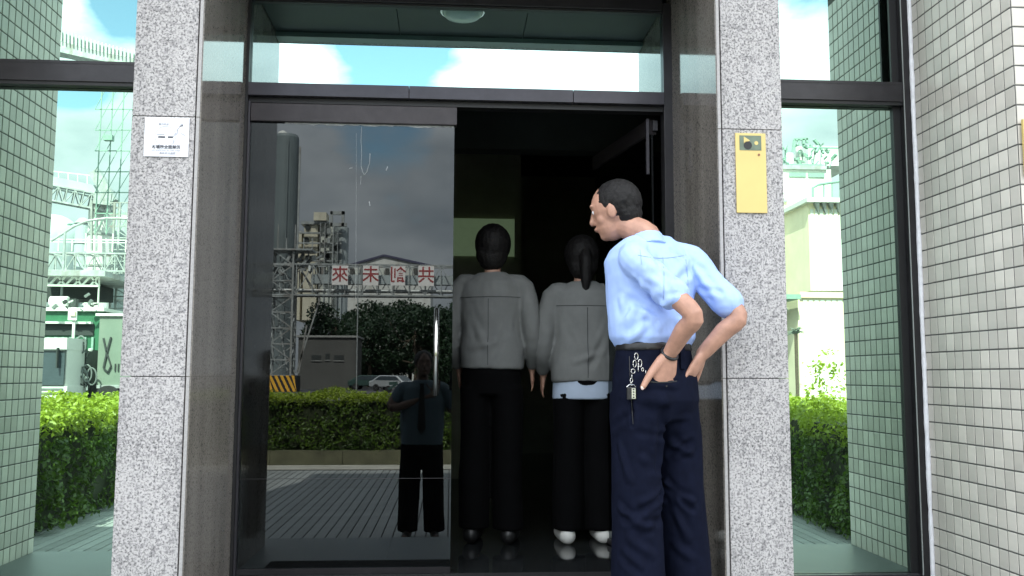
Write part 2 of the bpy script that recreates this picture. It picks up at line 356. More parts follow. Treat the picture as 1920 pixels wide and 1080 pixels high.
# ------------------------------------------------------------------ the entrance: pillars
XLF, XRF, XLO, XRO, YP = -.984, 1.065, -1.244, 1.334, 3.456
ZT = 3.95
JZ = [-.10, .901, 1.907, 2.913, ZT]
def pillar(x0, x1, xin, label):
    t = thing('granite_pillar', ((x0+x1)/2, YP+.4, -.1), label, 'pillar', 'granite pillars beside the door')
    s = 1 if xin == x1 else -1                  # side of the pillar that faces the doorway
    core = MB().box(min(x0, x1-s*0)+.03, x1-.03, YP+.03, YD+.10, -.1, ZT); core.build('core', M['joint'], t)
    for i in range(4):
        z0, z1 = JZ[i]+.0015, JZ[i+1]-.0015
        a, b = (x0, x1-.022) if s > 0 else (x0+.022, x1)
        MB().box(a, b, YP, YP+.028, z0, z1).build('granite_slab', M['granite'], t, bevel=.0015)
        # polished reveal slab, its sawn edge showing at the front
        xa, xb = (x1-.018, x1) if s > 0 else (x0, x0+.018)
        zz0, zz1 = z0-.0011, z1+.0011
        MB().box(xa, xb, YP+.006, YD+.05, zz0, zz1).build('polished_slab', M['polished'], t)
        xa, xb = (x1-.016, x1-.004) if s > 0 else (x0+.004, x0+.016)
        MB().box(xa, xb, YP+.001, YP+.0055, z0, z1).build('slab_edge', M['granite_edge'], t)
        xo, xo2 = (x0, x0+.02) if s > 0 else (x1-.02, x1)
        MB().box(xo, xo2, YP+.030, YS-.02, z0, z1).build('side_slab', M['granite'], t)
    return t
pillar(XLO, XLF, XLF, 'pale speckled granite pillar left of the doorway with white no smoking plate')
pillar(XRF, XRO, XRF, 'pale speckled granite pillar right of the doorway with yellow sign')

# lintel and soffit between the pillars
t = thing('entrance_lintel', (0, 3.8, 2.74), 'granite lintel with dark soffit above the doorway between the two pillars', 'lintel')
MB().box(XLF+.001, XRF-.001, YP+.02, YP+.055, 2.765, ZT).build('granite_face', M['granite'], t)
MB().box(XLF+.002, XRF-.002, YP+.056, YP+.13, 2.765, 2.90).build('soffit_edge', M['drip'], t)
for i in range(3):
    a = XLF+.003+(XRF-XLF-.006)*i/3; b = XLF+.003+(XRF-XLF-.006)*(i+1)/3
    MB().box(a+.002, b-.002, YP+.131, YD-.06, 2.79, 2.83).build('soffit_panel', M['soffit'], t)
MB().box(XLF+.002, XRF-.002, YP+.131, YD+.2, 2.835, ZT).build('beam', M['joint'], t)
# ceiling lamp: opal dome on the soffit
t = thing('ceiling_lamp', (.04, 4.0, 2.79), 'round opal ceiling lamp on the soffit over the doorway, seen mirrored in the transom', 'lamp')
mb = MB(); prof = [(.108, 2.79), (.104, 2.770), (.088, 2.752), (.05, 2.740), (.0, 2.736)]
n = 32
for k in range(n):
    for (r_, z_) in prof: mb.v.append((.04+r_*math.cos(2*math.pi*k/n), 3.96+r_*math.sin(2*math.pi*k/n), z_))
for k in range(n):
    for j in range(4): a = k*5+j; b = ((k+1) % n)*5+j; mb.f.append((a, a+1, b+1, b))
mb.build('opal_cover', M['lamp_white'], t, smooth=True)
mb = MB().tube([(.04, 3.96, 2.775), (.04, 3.96, 2.789)], .114, 32); mb.build('trim_ring', M['chrome'], t, smooth=False)

# ------------------------------------------------------------------ door frame, transom, doors
XL, XR = -1.0, 1.058
t = thing('door_frame', (0, YD, 0), 'dark bronze aluminium door frame with mirror glass transom between the granite pillars', 'door frame')
MB().box(XL+.017, XL+.030, YD-.034, YD+.05, 0, 2.74).build('jamb_post', M['frame_black'], t)
MB().box(XL+.0305, XL+.040, YD-.026, YD+.05, 0, 2.20).build('jamb_stop', M['header'], t, bevel=.001)
MB().box(XR-.035, XR+.01, YD-.03, YD+.05, 0, 2.74).build('jamb_post', M['frame'], t, bevel=.002)
MB().box(XL+.031, XR-.036, YD-.035, YD+.05, 2.700, 2.76).build('head', M['frame'], t, bevel=.002)
MB().box(XL+.031, XR-.036, YD-.02, YD+.05, 2.690, 2.699).build('gasket', M['frame_black'], t)
mid = -.01+.36
for a, b in ((XL+.031, -.215), (-.213, .575), (.577, XR-.036)):
    MB().box(a, b, YD-.045, YD+.05, 2.222, 2.284).build('header_channel', M['header'], t, bevel=.0015)
MB().box(XL+.031, XR-.036, YD-.012, YD+.05, 2.196, 2.221).build('track_shadow', M['frame_black'], t)
g = MB().box(XL+.031, XR-.036, YD, YD+.008, 2.285, 2.689).build('transom_pane', M['transom'], t)
MB().box(XL+.031, .02, YD-.02, YD+.06, -.02, .004).build('threshold', M['frame'], t)

t = thing('glass_door', (-.49, YD, 0), 'closed dark glass door on the left with brown top rail and steel pull handle', 'door')
MB().box(-.959, .016, YD-.022, YD+.03, 2.104, 2.192).build('top_rail', M['rail'], t, bevel=.003)
MB().box(-.959, .004, YD, YD+.010, .035, 2.103).build('pane', M['doorglass'], t)
MB().box(-.959, .004, YD-.006, YD+.016, .006, .034).build('bottom_rail', M['frame'], t)
h = MB().tube([(-.071, YD-.055, .815), (-.071, YD-.055, 1.22)], .0115, 16)
h.tube([(-.071, YD-.055, .87), (-.071, YD, .87)], .007, 8); h.tube([(-.071, YD-.055, 1.16), (-.071, YD, 1.16)], .007, 8)
h.build('handle', M['chrome'], t, smooth=True)
# lock plate and floor bolt rail low on the pane
MB().box(-.958, .004, YD-.004, YD-.001, .4335, .4350).build('pane_strip', M['rail'], t)

mb = MB(); g = np.random.default_rng(31); xx = -.80; prevh = .006
while xx < .0:                                   # ragged remains of a peeled film along the top of the pane
    w = g.uniform(.008, .03); hh = max(.001, .007+.007*mnoise.noise(Vector((xx*9, 0, 0)))+g.uniform(-.003, .004))
    mb.add([(xx, YD-.0012, 2.1035), (min(xx+w, .003), YD-.0012, 2.1035), (min(xx+w, .003), YD-.0012, 2.1035-hh), (xx, YD-.0012, 2.1035-prevh), (xx, YD-.0004, 2.1035), (min(xx+w, .003), YD-.0004, 2.1035), (min(xx+w, .003), YD-.0004, 2.1035-hh), (xx, YD-.0004, 2.1035-prevh)], [(0, 1, 2, 3), (7, 6, 5, 4), (2, 6, 7, 3)]); prevh = hh; xx += w
mb.build('film_residue', M['residue'], t)
def drip(pts, r=.0011):
    mb = MB().tube([(lambda q: (q.x, YD-.0012, q.z))(at(u, v, YD)) for u, v in pts], r, 5); mb.build('drip_mark', M['residue'], t)
drip([(678, 238), (677, 262), (678, 290), (677, 312)], .0009); drip([(677, 312), (680, 322), (683, 328), (688, 322), (693, 306), (694, 288)], .0013); drip([(677, 330), (676, 346)], .0008); drip([(692, 378), (694, 386)], .0022); drip([(724, 320), (727, 312)], .0016)
drip([(655, 316), (661, 315)], .0016); drip([(668, 250), (668, 400), (667, 560)], .0005)
# right leaf, folded inwards against the inner wall
t = thing('glass_door', (1.0, YD+.06, 0), 'right glass door standing open inwards beside the light blue shirt', 'door')
hx, hy = .985, YD+.07; ang = R(101); dx, dy = math.cos(ang), math.sin(ang); L = .80
def leaf(a0, a1, z0, z1, th, name, m, off=0):
    nx, ny = -dy, dx
    p = [(hx+dx*a+nx*o_, hy+dy*a+ny*o_) for a, o_ in ((a0, off-th/2), (a1, off-th/2), (a1, off+th/2), (a0, off+th/2))]
    return MB().prism(p, 'z', z0, z1).build(name, m, t)
leaf(0, L, 2.104, 2.18, .045, 'top_rail', M['rail']); leaf(0, L, .035, 2.103, .010, 'pane', M['doorglass']); leaf(0, L, .006, .034, .03, 'bottom_rail', M['frame'])
hxp, hyp = hx+dx*.72-dy*.05, hy+dy*.72+dx*.05
MB().tube([(hxp, hyp, .80), (hxp, hyp, 1.22)], .0115, 14).build('handle', M['chrome'], t, smooth=True)
t = thing('door_closer', (1.0, YD+.10, 2.0), 'slim dark steel door closer arm inside the top right corner of the doorway', 'door closer')
MB().box(.952, .966, YD+.052, YD+.075, 1.9, 2.18).build('bracket', M['header'], t)
MB().box(.986, 1.01, YD+.052, YD+.14, 2.12, 2.17).build('body', M['frame'], t)

# ------------------------------------------------------------------ side windows
XWL, XWR = -2.129, 2.185
def window(x0, x1, label, seam, rot):
    t = thing('side_window', ((x0+x1)/2, YS, 0), label, 'window', 'mirror glass windows beside the doorway')
    MB().box(x0, x1, YS, YS+.008, .02, 2.215).build('lower_pane', M['mirror'], t)
    up = MB().box(x0, x1, YS, YS+.008, 2.305, ZT).build('upper_pane', M['mirror'], t); up.location.y += rot
    MB().box(x0, x1, YS-.050, YS+.05, 2.212, 2.308).build('transom_bar', M['frame'], t, bevel=.002)
    MB().box(x0, x1, YS-.044, YS-.006, 2.196, 2.2115).build('glazing_bead', M['frame_black'], t)
    MB().box(x0, x1-.052, YS-.0515, YS-.0505, 2.293, 2.2955).build('bar_groove', M['frame_black'], t)
    if seam: MB().box(1.412, 1.4145, YS-.0515, YS-.0505, 2.214, 2.2925).build('bar_joint', M['frame_black'], t)
    MB().box(x0, x1, YS-.03, YS+.05, -.04, .018).build('sill', M['header'], t, bevel=.002)
    if seam: 
        MB().box(x1-.050, x1-.008, YS-.052, YS+.05, -.04, ZT).build('mullion', M['frame'], t, bevel=.002)
        MB().box(x1-.085, x1-.0505, YS-.016, YS-.001, .018, ZT).build('gasket', M['frame_black'], t)
        MB().box(x1-.0505, x1-.047, YS-.058, YS-.053, .018, ZT).build('trim', M['steel_grey'], t)
    return t
window(XWL+.012, XLO+.06, 'green tinted mirror window left of the doorway, reflecting tiles and works yard', False, 0)
window(XRO-.06, XWR, 'green tinted mirror window between the right pillar and the tiled wall', True, .038)
# sealant bead between window and tiled wall
mb = MB(); zs = np.arange(-.02, 3.55, .03)
pts = []; 
for i, z in enumerate(zs):
    w = .0135+.004*mnoise.noise(Vector((0, 3, z*5)))+.003*mnoise.noise(Vector((5, 1, z*21)))
    pts.append((XWR-.006+.002*mnoise.noise(Vector((9, 1, z*3))), YS-.058, z, w))
mb.tube([p[:3] for p in pts], [max(.004, p[3]*.8) for p in pts], 8)
single('sealant_bead', mb, M['caulk'], 'ragged white sealant bead running up between black window frame and tiled wall', 'sealant', smooth=True)

# ------------------------------------------------------------------ tiled walls
TW, TH, TG = .0625, .0790, .0052
def tile_mesh():
    mb = MB(); w, h = (TW-TG)/2, (TH-TG*1.2)/2; c = .0022
    vs = [(-w, -h, 0), (w, -h, 0), (w, h, 0), (-w, h, 0), (-w, -h, .0012), (w, -h, .0012), (w, h, .0012), (-w, h, .0012),
          (-w+c, -h+c, .0022), (w-c, -h+c, .0022), (w-c, h-c, .0022), (-w+c, h-c, .0022)]
    fs = [(8, 9, 10, 11)]
    for a, b in ((0, 4), (4, 8)):
        for k in range(4): fs.append((a+k, a+(k+1) % 4, b+(k+1) % 4, b+k))
    me = bpy.data.meshes.new('tile'); me.from_pydata(vs, [], fs); me.materials.append(M['tile']); return me
TILE = tile_mesh()
def tiled_wall(xf, side, label):
    """side=-1: the wall stands right of the alcove, its face towards -X"""
    t = thing('tiled_wall', (xf, 3.24, -.6), label, 'wall', 'tiled walls closing the alcove')
    xo = xf-side*6.0; xa, xb = sorted((xf-side*.006, xo))
    MB().box(xa, xb, 3.246, 14, -.6, 5.0).build('grout_bed', M['grout'], t)
    rel = Vector((xf, 3.24, -.6)); cells = []
    nz = int((ZT+.6)/TH)
    for i in range(16):                          # face towards the alcove
        y = 3.24+.006+TW*(i+.5)
        if y+TW/2 > 4.08: break
        for j in range(46):
            z = -.56+TH*(j+.5)+(.004 if i % 3 == 0 else 0)*0
            cells.append((Vector((xf-side*.006, y, z)), 'side', i, z))
    for i in range(60):                          # face towards the driveway
        x = xf-side*(.006+TW*(i+.5))
        for j in range(50): cells.append((Vector((x, 3.246, -.56+TH*(j+.5))), 'front', i, -.56+TH*(j+.5)))
    near = [c for c in cells if c[1] == 'side' and .05 < c[3] < 2.5 and c[2] < 10]
    if side > 0: near = [c for c in cells if c[1] == 'side' and .0 < c[3] < 2.62 and c[2] < 9]
    near = near[:300]; nid = {id(c) for c in near}
    def rot(kind):
        z = Vector((side, 0, 0)) if kind == 'side' else Vector((0, -1, 0))
        y = Vector((0, 0, 1)); x = y.cross(z)
        return Matrix((x, y, z)).transposed()
    RM = {k: rot(k) for k in ('side', 'front')}
    allv = np.array([v.co[:] for v in TILE.vertices]); allf = [tuple(p.vertices) for p in TILE.polygons]
    mb = MB()
    for c in cells:
        jit = Matrix.Rotation(random.gauss(0, .0035), 3, 'X') @ Matrix.Rotation(random.gauss(0, .0035), 3, 'Y') @ Matrix.Rotation(random.gauss(0, .004), 3, 'Z')
        mm = RM[c[1]] @ jit
        if id(c) in nid:
            o = bpy.data.objects.new('tile', TILE); COL.objects.link(o); o.parent = t
            m4 = mm.to_4x4(); m4.translation = c[0]-rel; o.matrix_local = m4
        else:
            vs = allv @ np.array(mm.transposed())+np.array(c[0]); mb.add(vs.tolist(), allf)
    o = mb.build('tile_field', M['tile'], t, kind='stuff')
    return t
tiled_wall(XWR, -1, 'pale grey green tiled wall at the right edge, directly seen beside the window frame')
tiled_wall(XWL, 1, 'pale tiled wall closing the alcove on the left, seen mirrored in the left window')

# unseen upper storeys over the alcove, outline set for the shadow they cast outside
t = thing('office_building', (0, 8, ZT), 'unseen tall office building mass above the recessed entrance, shaped for its shadow', 'building')
MB().box(XWL-.004, XWR+.004, 3.30, 13.9, ZT+.002, 5.0).build('lintel_wall', M['tile'], t)
MB().box(-4.2, 1.4, 3.30, 13.9, 5.002, 10.8).build('upper_wall', M['tile'], t)
MB().box(-4.4, 1.6, 3.2, 14, 10.802, 11.0).build('roof', M['concrete'], t)
MB().box(-8.1, -4.21, 3.2, 14, 5.002, 5.2).build('low_roof', M['concrete'], t)
MB().box(1.61, 8.1, 3.2, 14, 5.002, 5.2).build('low_roof', M['concrete'], t)

# ------------------------------------------------------------------ platform, interior
o = MB().box(XWL-2.8, XWR+2.8, 3.236-.0, 3.24, GZ, 0); 
p = MB().box(XWL+.001, XWR-.001, 3.27, YD+.02, GZ, -.001)
pl = p.build('platform_base', M['concrete']); pl['kind'] = 'structure'
xs = [XWL+.001, -1.05, -.32, .42, 1.15, XWR-.001]
for a, b in zip(xs[:-1], xs[1:]):
    MB().box(a+.001, b-.001, 3.255, YD-.035 if -1.1 < a < 1.1 else YS-.03, -.0005, .001).build('floor_slab', M['platform'], pl)
MB().box(XWL+.001, XWR-.001, 3.245, 3.254, -.05, -.001).build('edge_trim', M['steel_green'], pl)
for i in range(3):                              # steps down to the driveway beyond the door axis
    pass
single('door_mat', MB().box(-.86, .95, 3.93, 4.155, .0012, .013), M['mat'], 'black door mat lying on the platform along the threshold', 'mat')

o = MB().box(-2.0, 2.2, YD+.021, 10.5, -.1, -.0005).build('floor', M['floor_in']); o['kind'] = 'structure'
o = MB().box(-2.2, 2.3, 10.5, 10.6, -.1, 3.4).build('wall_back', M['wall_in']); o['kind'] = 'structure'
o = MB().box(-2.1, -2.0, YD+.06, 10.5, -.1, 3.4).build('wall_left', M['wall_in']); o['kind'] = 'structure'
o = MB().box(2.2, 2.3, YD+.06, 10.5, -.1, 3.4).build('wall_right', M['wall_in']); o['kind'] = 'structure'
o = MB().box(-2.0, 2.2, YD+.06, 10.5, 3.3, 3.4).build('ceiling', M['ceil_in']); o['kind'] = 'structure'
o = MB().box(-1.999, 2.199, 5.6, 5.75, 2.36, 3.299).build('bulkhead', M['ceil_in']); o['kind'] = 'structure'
t = thing('notice_panel', (.2, 7.9, 1.9), 'pale green notice panel with added glow on the dark inner wall behind the women', 'light panel')
MB().box(-.06, .56, 7.95, 7.98, 1.98, 2.32).build('panel', M['green_wall'], t)
for a in ((-.08, -.061, 1.96, 2.34), (.561, .58, 1.96, 2.34)): MB().box(a[0], a[1], 7.94, 7.98, a[2], a[3]).build('frame', M['wall_in'], t)
o = MB().box(-1.99, .62, 7.981, 8.1, 0, 3.29).build('wall_partition', M['wall_in']); o['kind'] = 'structure'

# ------------------------------------------------------------------ signs
t = thing('no_smoking_sign', (-1.108, YP-.004, 1.745), 'worn white no smoking plate fixed to the left granite pillar', 'sign')
MB().box(-1.192, -1.024, YP-.006, YP-.001, 1.746, 1.901).build('plate', M['white'], t, bevel=.001)
def onp(u, w): return (-1.192+.168*u, YP-.0066, 1.746+.155*w)
def flat(cx, cz, w, h, m, name, rot=0, y=YP-.0072):
    c, s = math.cos(rot), math.sin(rot); q = [(-w/2, -h/2), (w/2, -h/2), (w/2, h/2), (-w/2, h/2)]
    return MB().prism([(cx+a*c-b*s, cz+a*s+b*c) for a, b in q], 'y', y, y+.0009).build(name, m, t)
ring = MB(); n = 40
for k in range(n):
    for rr in (.0405, .0385): a = 2*math.pi*k/n; ring.v.append((-1.112+rr*math.cos(a), YP-.0070, 1.826+rr*math.sin(a)))
for k in range(n): a = 2*k; b = 2*((k+1) % n); ring.f.append((a, a+1, b+1, b))
ring.build('ring', M['ink_grey'], t)
flat(-1.126, 1.823, .026, .0065, M['ink'], 'cigarette'); flat(-1.093, 1.823, .019, .0065, M['ink'], 'cigarette')
for k, (u, w, a, l) in enumerate(((-1.078, 1.832, 1.0, .02), (-1.068, 1.842, 1.4, .02), (-1.064, 1.858, .9, .022), (-1.054, 1.868, .3, .014), (-1.081, 1.806, -1.3, .018), (-1.046, 1.835, -.4, .02), (-1.13, 1.833, .1, .03))):
    flat(u, w, l, .0035, M['ink_grey'], 'smoke_mark', a)
flat(-1.052, 1.872, .010, .012, M['ink_grey'], 'smoke_mark')
RX = (math.pi/2, 0, 0)
text('lettering', '本場所全面禁菸', .0155, (-1.108, YP-.0068, 1.783), RX, M['ink'], t, .0004, bold=.0003)
text('lettering', 'NO SMOKING IN THIS AREA', .0088, (-1.108, YP-.0068, 1.7705), RX, M['ink_grey'], t, .0004)
text('lettering', '違者依法處罰', .0105, (-1.102, YP-.0068, 1.759), RX, M['ink_grey'], t, .0004)
text('lettering', '請勿吸菸', .010, (-1.12, YP-.0068, 1.873), RX, M['ink_grey'], t, .0004)

t = thing('yellow_sign', (1.2, YP-.005, 1.562), 'tall yellow sign with dark picture at the top on the right granite pillar', 'sign')
MB().box(1.137, 1.262, YP-.008, YP-.001, 1.562, 1.889).build('plate', M['yellow'], t, bevel=.0015)
def fl(x0, x1, z0, z1, m, name, y=YP-.0092): return MB().box(x0, x1, y, y+.0008, z0, z1).build(name, m, t)
fl(1.153, 1.243, 1.818, 1.879, M['picgreen'], 'picture')
MB().prism([(1.171, 1.874), (1.171, 1.846), (1.197, 1.858)], 'y', YP-.0102, YP-.0094).build('triangle_mark', M['yellow'], t)
mb = MB().tube([(1.187, YP-.0102, 1.838), (1.187, YP-.0094, 1.838)], .017, 24); mb.build('round_mark', M['hazk'], t)
mb = MB().tube([(1.222, YP-.0102, 1.848), (1.222, YP-.0094, 1.848)], .008, 20); mb.build('round_mark', M['yellow'], t)
mb = MB().tube([(1.232, YP-.0102, 1.800), (1.232, YP-.0093, 1.800)], .005, 14); mb.build('dot', M['brown'], t)
t = thing('yellow_wall_sign', (2.35, 3.22, 1.68), 'yellow sign with red dot at the outer corner of the right tiled wall', 'sign')
MB().box(2.200, 2.52, 3.222, 3.233, 1.685, 1.905).build('plate', M['yellow'], t)
MB().tube([(2.216, 3.2205, 1.80), (2.216, 3.2215, 1.80)], .008, 16).build('dot', M['red'], t)

# ------------------------------------------------------------------ driveway, kerbs, yard (behind the camera, mirrored in the glass)
def ground(name, x0, x1, y0, y1, z, m):
    o = MB().add([(x0, y0, z), (x1, y0, z), (x1, y1, z), (x0, y1, z)], [(0, 1, 2, 3)]).build(name, m); o['kind'] = 'structure'; return o
ground('asphalt_yard', -1500, 1500, -2500, 30, GZ-.012, M['asphalt'])
dw = ground('driveway', -5.5, 5.5, -6.2, 3.245, GZ-.006, M['joint'])
k = 0; x = -5.45; ribs = []
while x < 5.4:
    ribs.append(x); x += .1035
me = MB().box(-.0455, .0455, -4.62, 4.62, 0, .007).mesh('ribbed_strip'); me.materials.append(M['strip'])
for x in ribs:
    o = bpy.data.objects.new('ribbed_strip', me); COL.objects.link(o); o.parent = dw; o.location = (x, -1.40, GZ-.005+random.uniform(-.0005, .0005))
o = MB().box(-5.5, 5.5, -6.85, -6.2, GZ-.01, GZ+.004).build('kerb_strip', M['kerb']); o['kind'] = 'structure'
t = thing('planter_wall', (0, -6.95, GZ), 'low mossy planter wall holding the hedge across the end of the driveway', 'planter')
for i in range(9):
    a = -5.4+i*1.2; MB().box(a+.004, a+1.196, -7.0, -6.86, GZ, GZ+.24).build('wall_block', M['planter'], t)
MB().box(-5.4, 5.4, -8.3, -7.0, GZ, GZ+.18).build('soil_bed', M['soil'], t)

def leafy(name, label, cat, boxes, n, size, m, core=None, group=None, lump=.10, seed=1, trunk=None):
    """foliage made of small folded leaves scattered through the outer shell of boxes"""
    g = np.random.default_rng(seed); V = []; F = []; 
    x0 = min(b[0] for b in boxes); x1 = max(b[1] for b in boxes); y0 = min(b[2] for b in boxes); y1 = max(b[3] for b in boxes); z0 = min(b[4] for b in boxes)
    t = thing(name, ((x0+x1)/2, (y0+y1)/2, z0), label, cat, group); o = wloc(t)
    areas = np.array([(b[1]-b[0])*(b[3]-b[2])+2*(b[5]-b[4])*((b[1]-b[0])+(b[3]-b[2])) for b in boxes]); areas /= areas.sum()
    P = []; Nn = []
    for b, a in zip(boxes, areas):
        k = int(n*a); w, d, h = b[1]-b[0], b[3]-b[2], b[5]-b[4]
        fa = np.array([w*d, w*h, w*h, d*h, d*h]); fa /= fa.sum(); face = g.choice(5, k, p=fa)
        u, v = g.random(k), g.random(k); dep = np.abs(g.normal(0, .075, k))
        p = np.zeros((k, 3)); nn = np.zeros((k, 3))
        for fi, (ax, sg) in enumerate(((2, 1), (1, 1), (1, -1), (0, 1), (0, -1))):
            s = face == fi; q = np.zeros((s.sum(), 3)); oth = [i for i in range(3) if i != ax]
            lo = [b[0], b[2], b[4]]; sz = [w, d, h]
            q[:, oth[0]] = lo[oth[0]]+u[s]*sz[oth[0]]; q[:, oth[1]] = lo[oth[1]]+v[s]*sz[oth[1]]
            q[:, ax] = (lo[ax]+sz[ax] if sg > 0 else lo[ax])-sg*dep[s]
            p[s] = q; nn[s, ax] = sg
        P.append(p); Nn.append(nn)
    P = np.vstack(P); Nn = np.vstack(Nn)
    lum = np.array([mnoise.noise(Vector(p)*1.7)+.55*mnoise.noise(Vector(p)*4.1+Vector((7, 0, 0))) for p in P])
    P = P+Nn*(lum*lump*1.6)[:, None]
    keep = np.array([mnoise.noise(Vector(p)*6+Vector((3, 3, 9))) for p in P]) > -.33
    P = P[keep]; Nn = Nn[keep]; k = len(P)
    nrm = Nn*.8+g.normal(0, .65, (k, 3)); nrm[:, 2] += .35; nrm /= np.linalg.norm(nrm, axis=1)[:, None]
    a = np.cross(nrm, g.normal(0, 1, (k, 3))); a /= np.linalg.norm(a, axis=1)[:, None]; c = np.cross(nrm, a)
    s = size*g.uniform(.6, 1.35, k)[:, None]
    v0 = P-a*s*.5; v1 = P+c*s*.28+nrm*s*.06; v2 = P+a*s*.6-nrm*s*.12; v3 = P-c*s*.28+nrm*s*.06
    V = np.stack([v0, v1, v2, v3], 1).reshape(-1, 3)-np.array(o)
    idx = np.arange(k)*4
    F = np.stack([idx, idx+1, idx+2, idx, idx+2, idx+3], 1).reshape(-1, 3)
    me = bpy.data.meshes.new('foliage'); me.vertices.add(len(V)); me.vertices.foreach_set('co', V.ravel())
    me.loops.add(len(F)*3); me.loops.foreach_set('vertex_index', F.ravel().astype(np.int32))
    me.polygons.add(len(F)); me.polygons.foreach_set('loop_start', (np.arange(len(F))*3).astype(np.int32)); me.update(calc_edges=True)
    fo = link('foliage', me, m, t)
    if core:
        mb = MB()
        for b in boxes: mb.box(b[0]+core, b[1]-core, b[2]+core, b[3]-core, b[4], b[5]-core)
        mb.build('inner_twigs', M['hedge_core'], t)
    return t
hz = GZ+.17
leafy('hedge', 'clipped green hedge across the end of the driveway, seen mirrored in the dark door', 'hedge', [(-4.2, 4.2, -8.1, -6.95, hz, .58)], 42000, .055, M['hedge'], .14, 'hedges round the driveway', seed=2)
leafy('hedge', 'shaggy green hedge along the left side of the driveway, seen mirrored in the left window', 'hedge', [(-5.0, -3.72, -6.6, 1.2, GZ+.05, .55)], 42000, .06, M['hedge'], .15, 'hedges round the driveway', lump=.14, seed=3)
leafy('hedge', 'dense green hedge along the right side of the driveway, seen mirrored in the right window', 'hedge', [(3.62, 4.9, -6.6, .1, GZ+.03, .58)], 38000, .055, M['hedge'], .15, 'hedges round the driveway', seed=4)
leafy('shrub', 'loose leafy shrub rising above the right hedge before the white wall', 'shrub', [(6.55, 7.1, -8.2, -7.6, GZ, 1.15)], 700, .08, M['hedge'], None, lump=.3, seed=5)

def tree(x, y, h, w, label, seed, m='tree', leaf=.34, n=5200):
    t = thing('tree', (x, y, GZ), label, 'tree', 'trees beyond the works yard'); g = np.random.default_rng(seed)
    tr = MB().tube([(x, y, GZ), (x+.1, y, GZ+h*.3), (x-.1, y+.1, GZ+h*.6), (x, y, GZ+h*.85)], [.28, .22, .14, .05], 8)
    cl = []
    for k in range(20):
        a = g.uniform(0, 2*math.pi); rr = w*.5*math.sqrt(g.random()); zz = GZ+h*(.14+.80*g.random()); f = 1-.5*abs((zz-GZ)/h-.55)
        c = (x+rr*math.cos(a)*f, y+rr*math.sin(a)*f, zz); cl.append((c, w*g.uniform(.16, .27)))
        tr.tube([(x, y, GZ+h*(.25+.03*k)), ((x+c[0])/2, (y+c[1])/2, (GZ+h*.3+c[2])/2), c], [.1, .06, .02], 5)
    tr.build('trunk', M['bark'], t)
    P = []
    for c, r in cl:
        k = n//20; d = g.normal(0, 1, (k, 3)); d /= np.linalg.norm(d, axis=1)[:, None]
        P.append(np.array(c)+d*(r*g.uniform(.55, 1.1, k))[:, None]*np.array((1, 1, .75)))
    P = np.vstack(P); k = len(P)
    nrm = g.normal(0, 1, (k, 3)); nrm /= np.linalg.norm(nrm, axis=1)[:, None]
    a = np.cross(nrm, g.normal(0, 1, (k, 3))); a /= np.linalg.norm(a, axis=1)[:, None]; c = np.cross(nrm, a); s = leaf*g.uniform(.5, 1.3, k)[:, None]
    V = np.stack([P-a*s*.5, P+c*s*.3, P+a*s*.5, P-c*s*.3], 1).reshape(-1, 3)-np.array((x, y, GZ))
    me = bpy.data.meshes.new('crown'); me.from_pydata(V.tolist(), [], (np.arange(k)[:, None]*4+np.arange(4)).tolist()); link('crown', me, M[m], t)
    return t
D2 = 2*YD
places = [(-15.2, 118, 10.5), (-11.8, 124, 11.5), (-8.4, 116, 10.4), (-5.6, 122, 11.5), (-2.8, 115, 10.6), (-.2, 120, 11), (2.8, 117, 10), (-9.8, 108, 8.0), (-4.2, 106, 8.6), (-.9, 104, 8)]
words = ['leftmost dark tree of the row behind the works yard', 'tall dark tree behind the low grey building', 'dark tree above the right end of the low grey building', 'dark tree behind the thin pole', 'dark tree behind the parked silver car', 'dark tree right of the parked cars', 'farthest right dark tree behind the gantry sign', 'lower bushy tree directly behind the low grey building', 'lower bushy tree between pole and silver car', 'lower bushy tree right of the silver car']
for i, ((x, d, h), w) in enumerate(zip(places, words)): tree(x, D2-d, h*(1.0 if i < 7 else 1.05), 8.2, w, 20+i, n=7600, leaf=.42)

def lattice(mb, p0, p1, w, dep, bays, th, diag=True):
    """a box truss from p0 to p1, w wide (sideways) and dep deep (downwards)"""
    p0 = Vector(p0); p1 = Vector(p1); d = (p1-p0); n = d.normalized()
    up = Vector((0, 0, 1)) if abs(n.z) < .8 else Vector((0, 1, 0)); s = n.cross(up).normalized()*w/2; q = s.cross(n).normalized()*dep/2
    cs = [s+q, -s+q, -s-q, s-q]
    for c in cs: mb.bar(p0+c, p1+c, th)
    for i in range(bays+1):
        a = p0+d*i/bays
        for k in range(4): mb.bar(a+cs[k], a+cs[(k+1) % 4], th*.6)
        if i < bays and diag:
            b = p0+d*(i+1)/bays
            for k in range(4):
                if (i+k) % 2: mb.bar(a+cs[k], b+cs[(k+1) % 4], th*.55)
                else: mb.bar(a+cs[(k+1) % 4], b+cs[k], th*.55)
    return mb

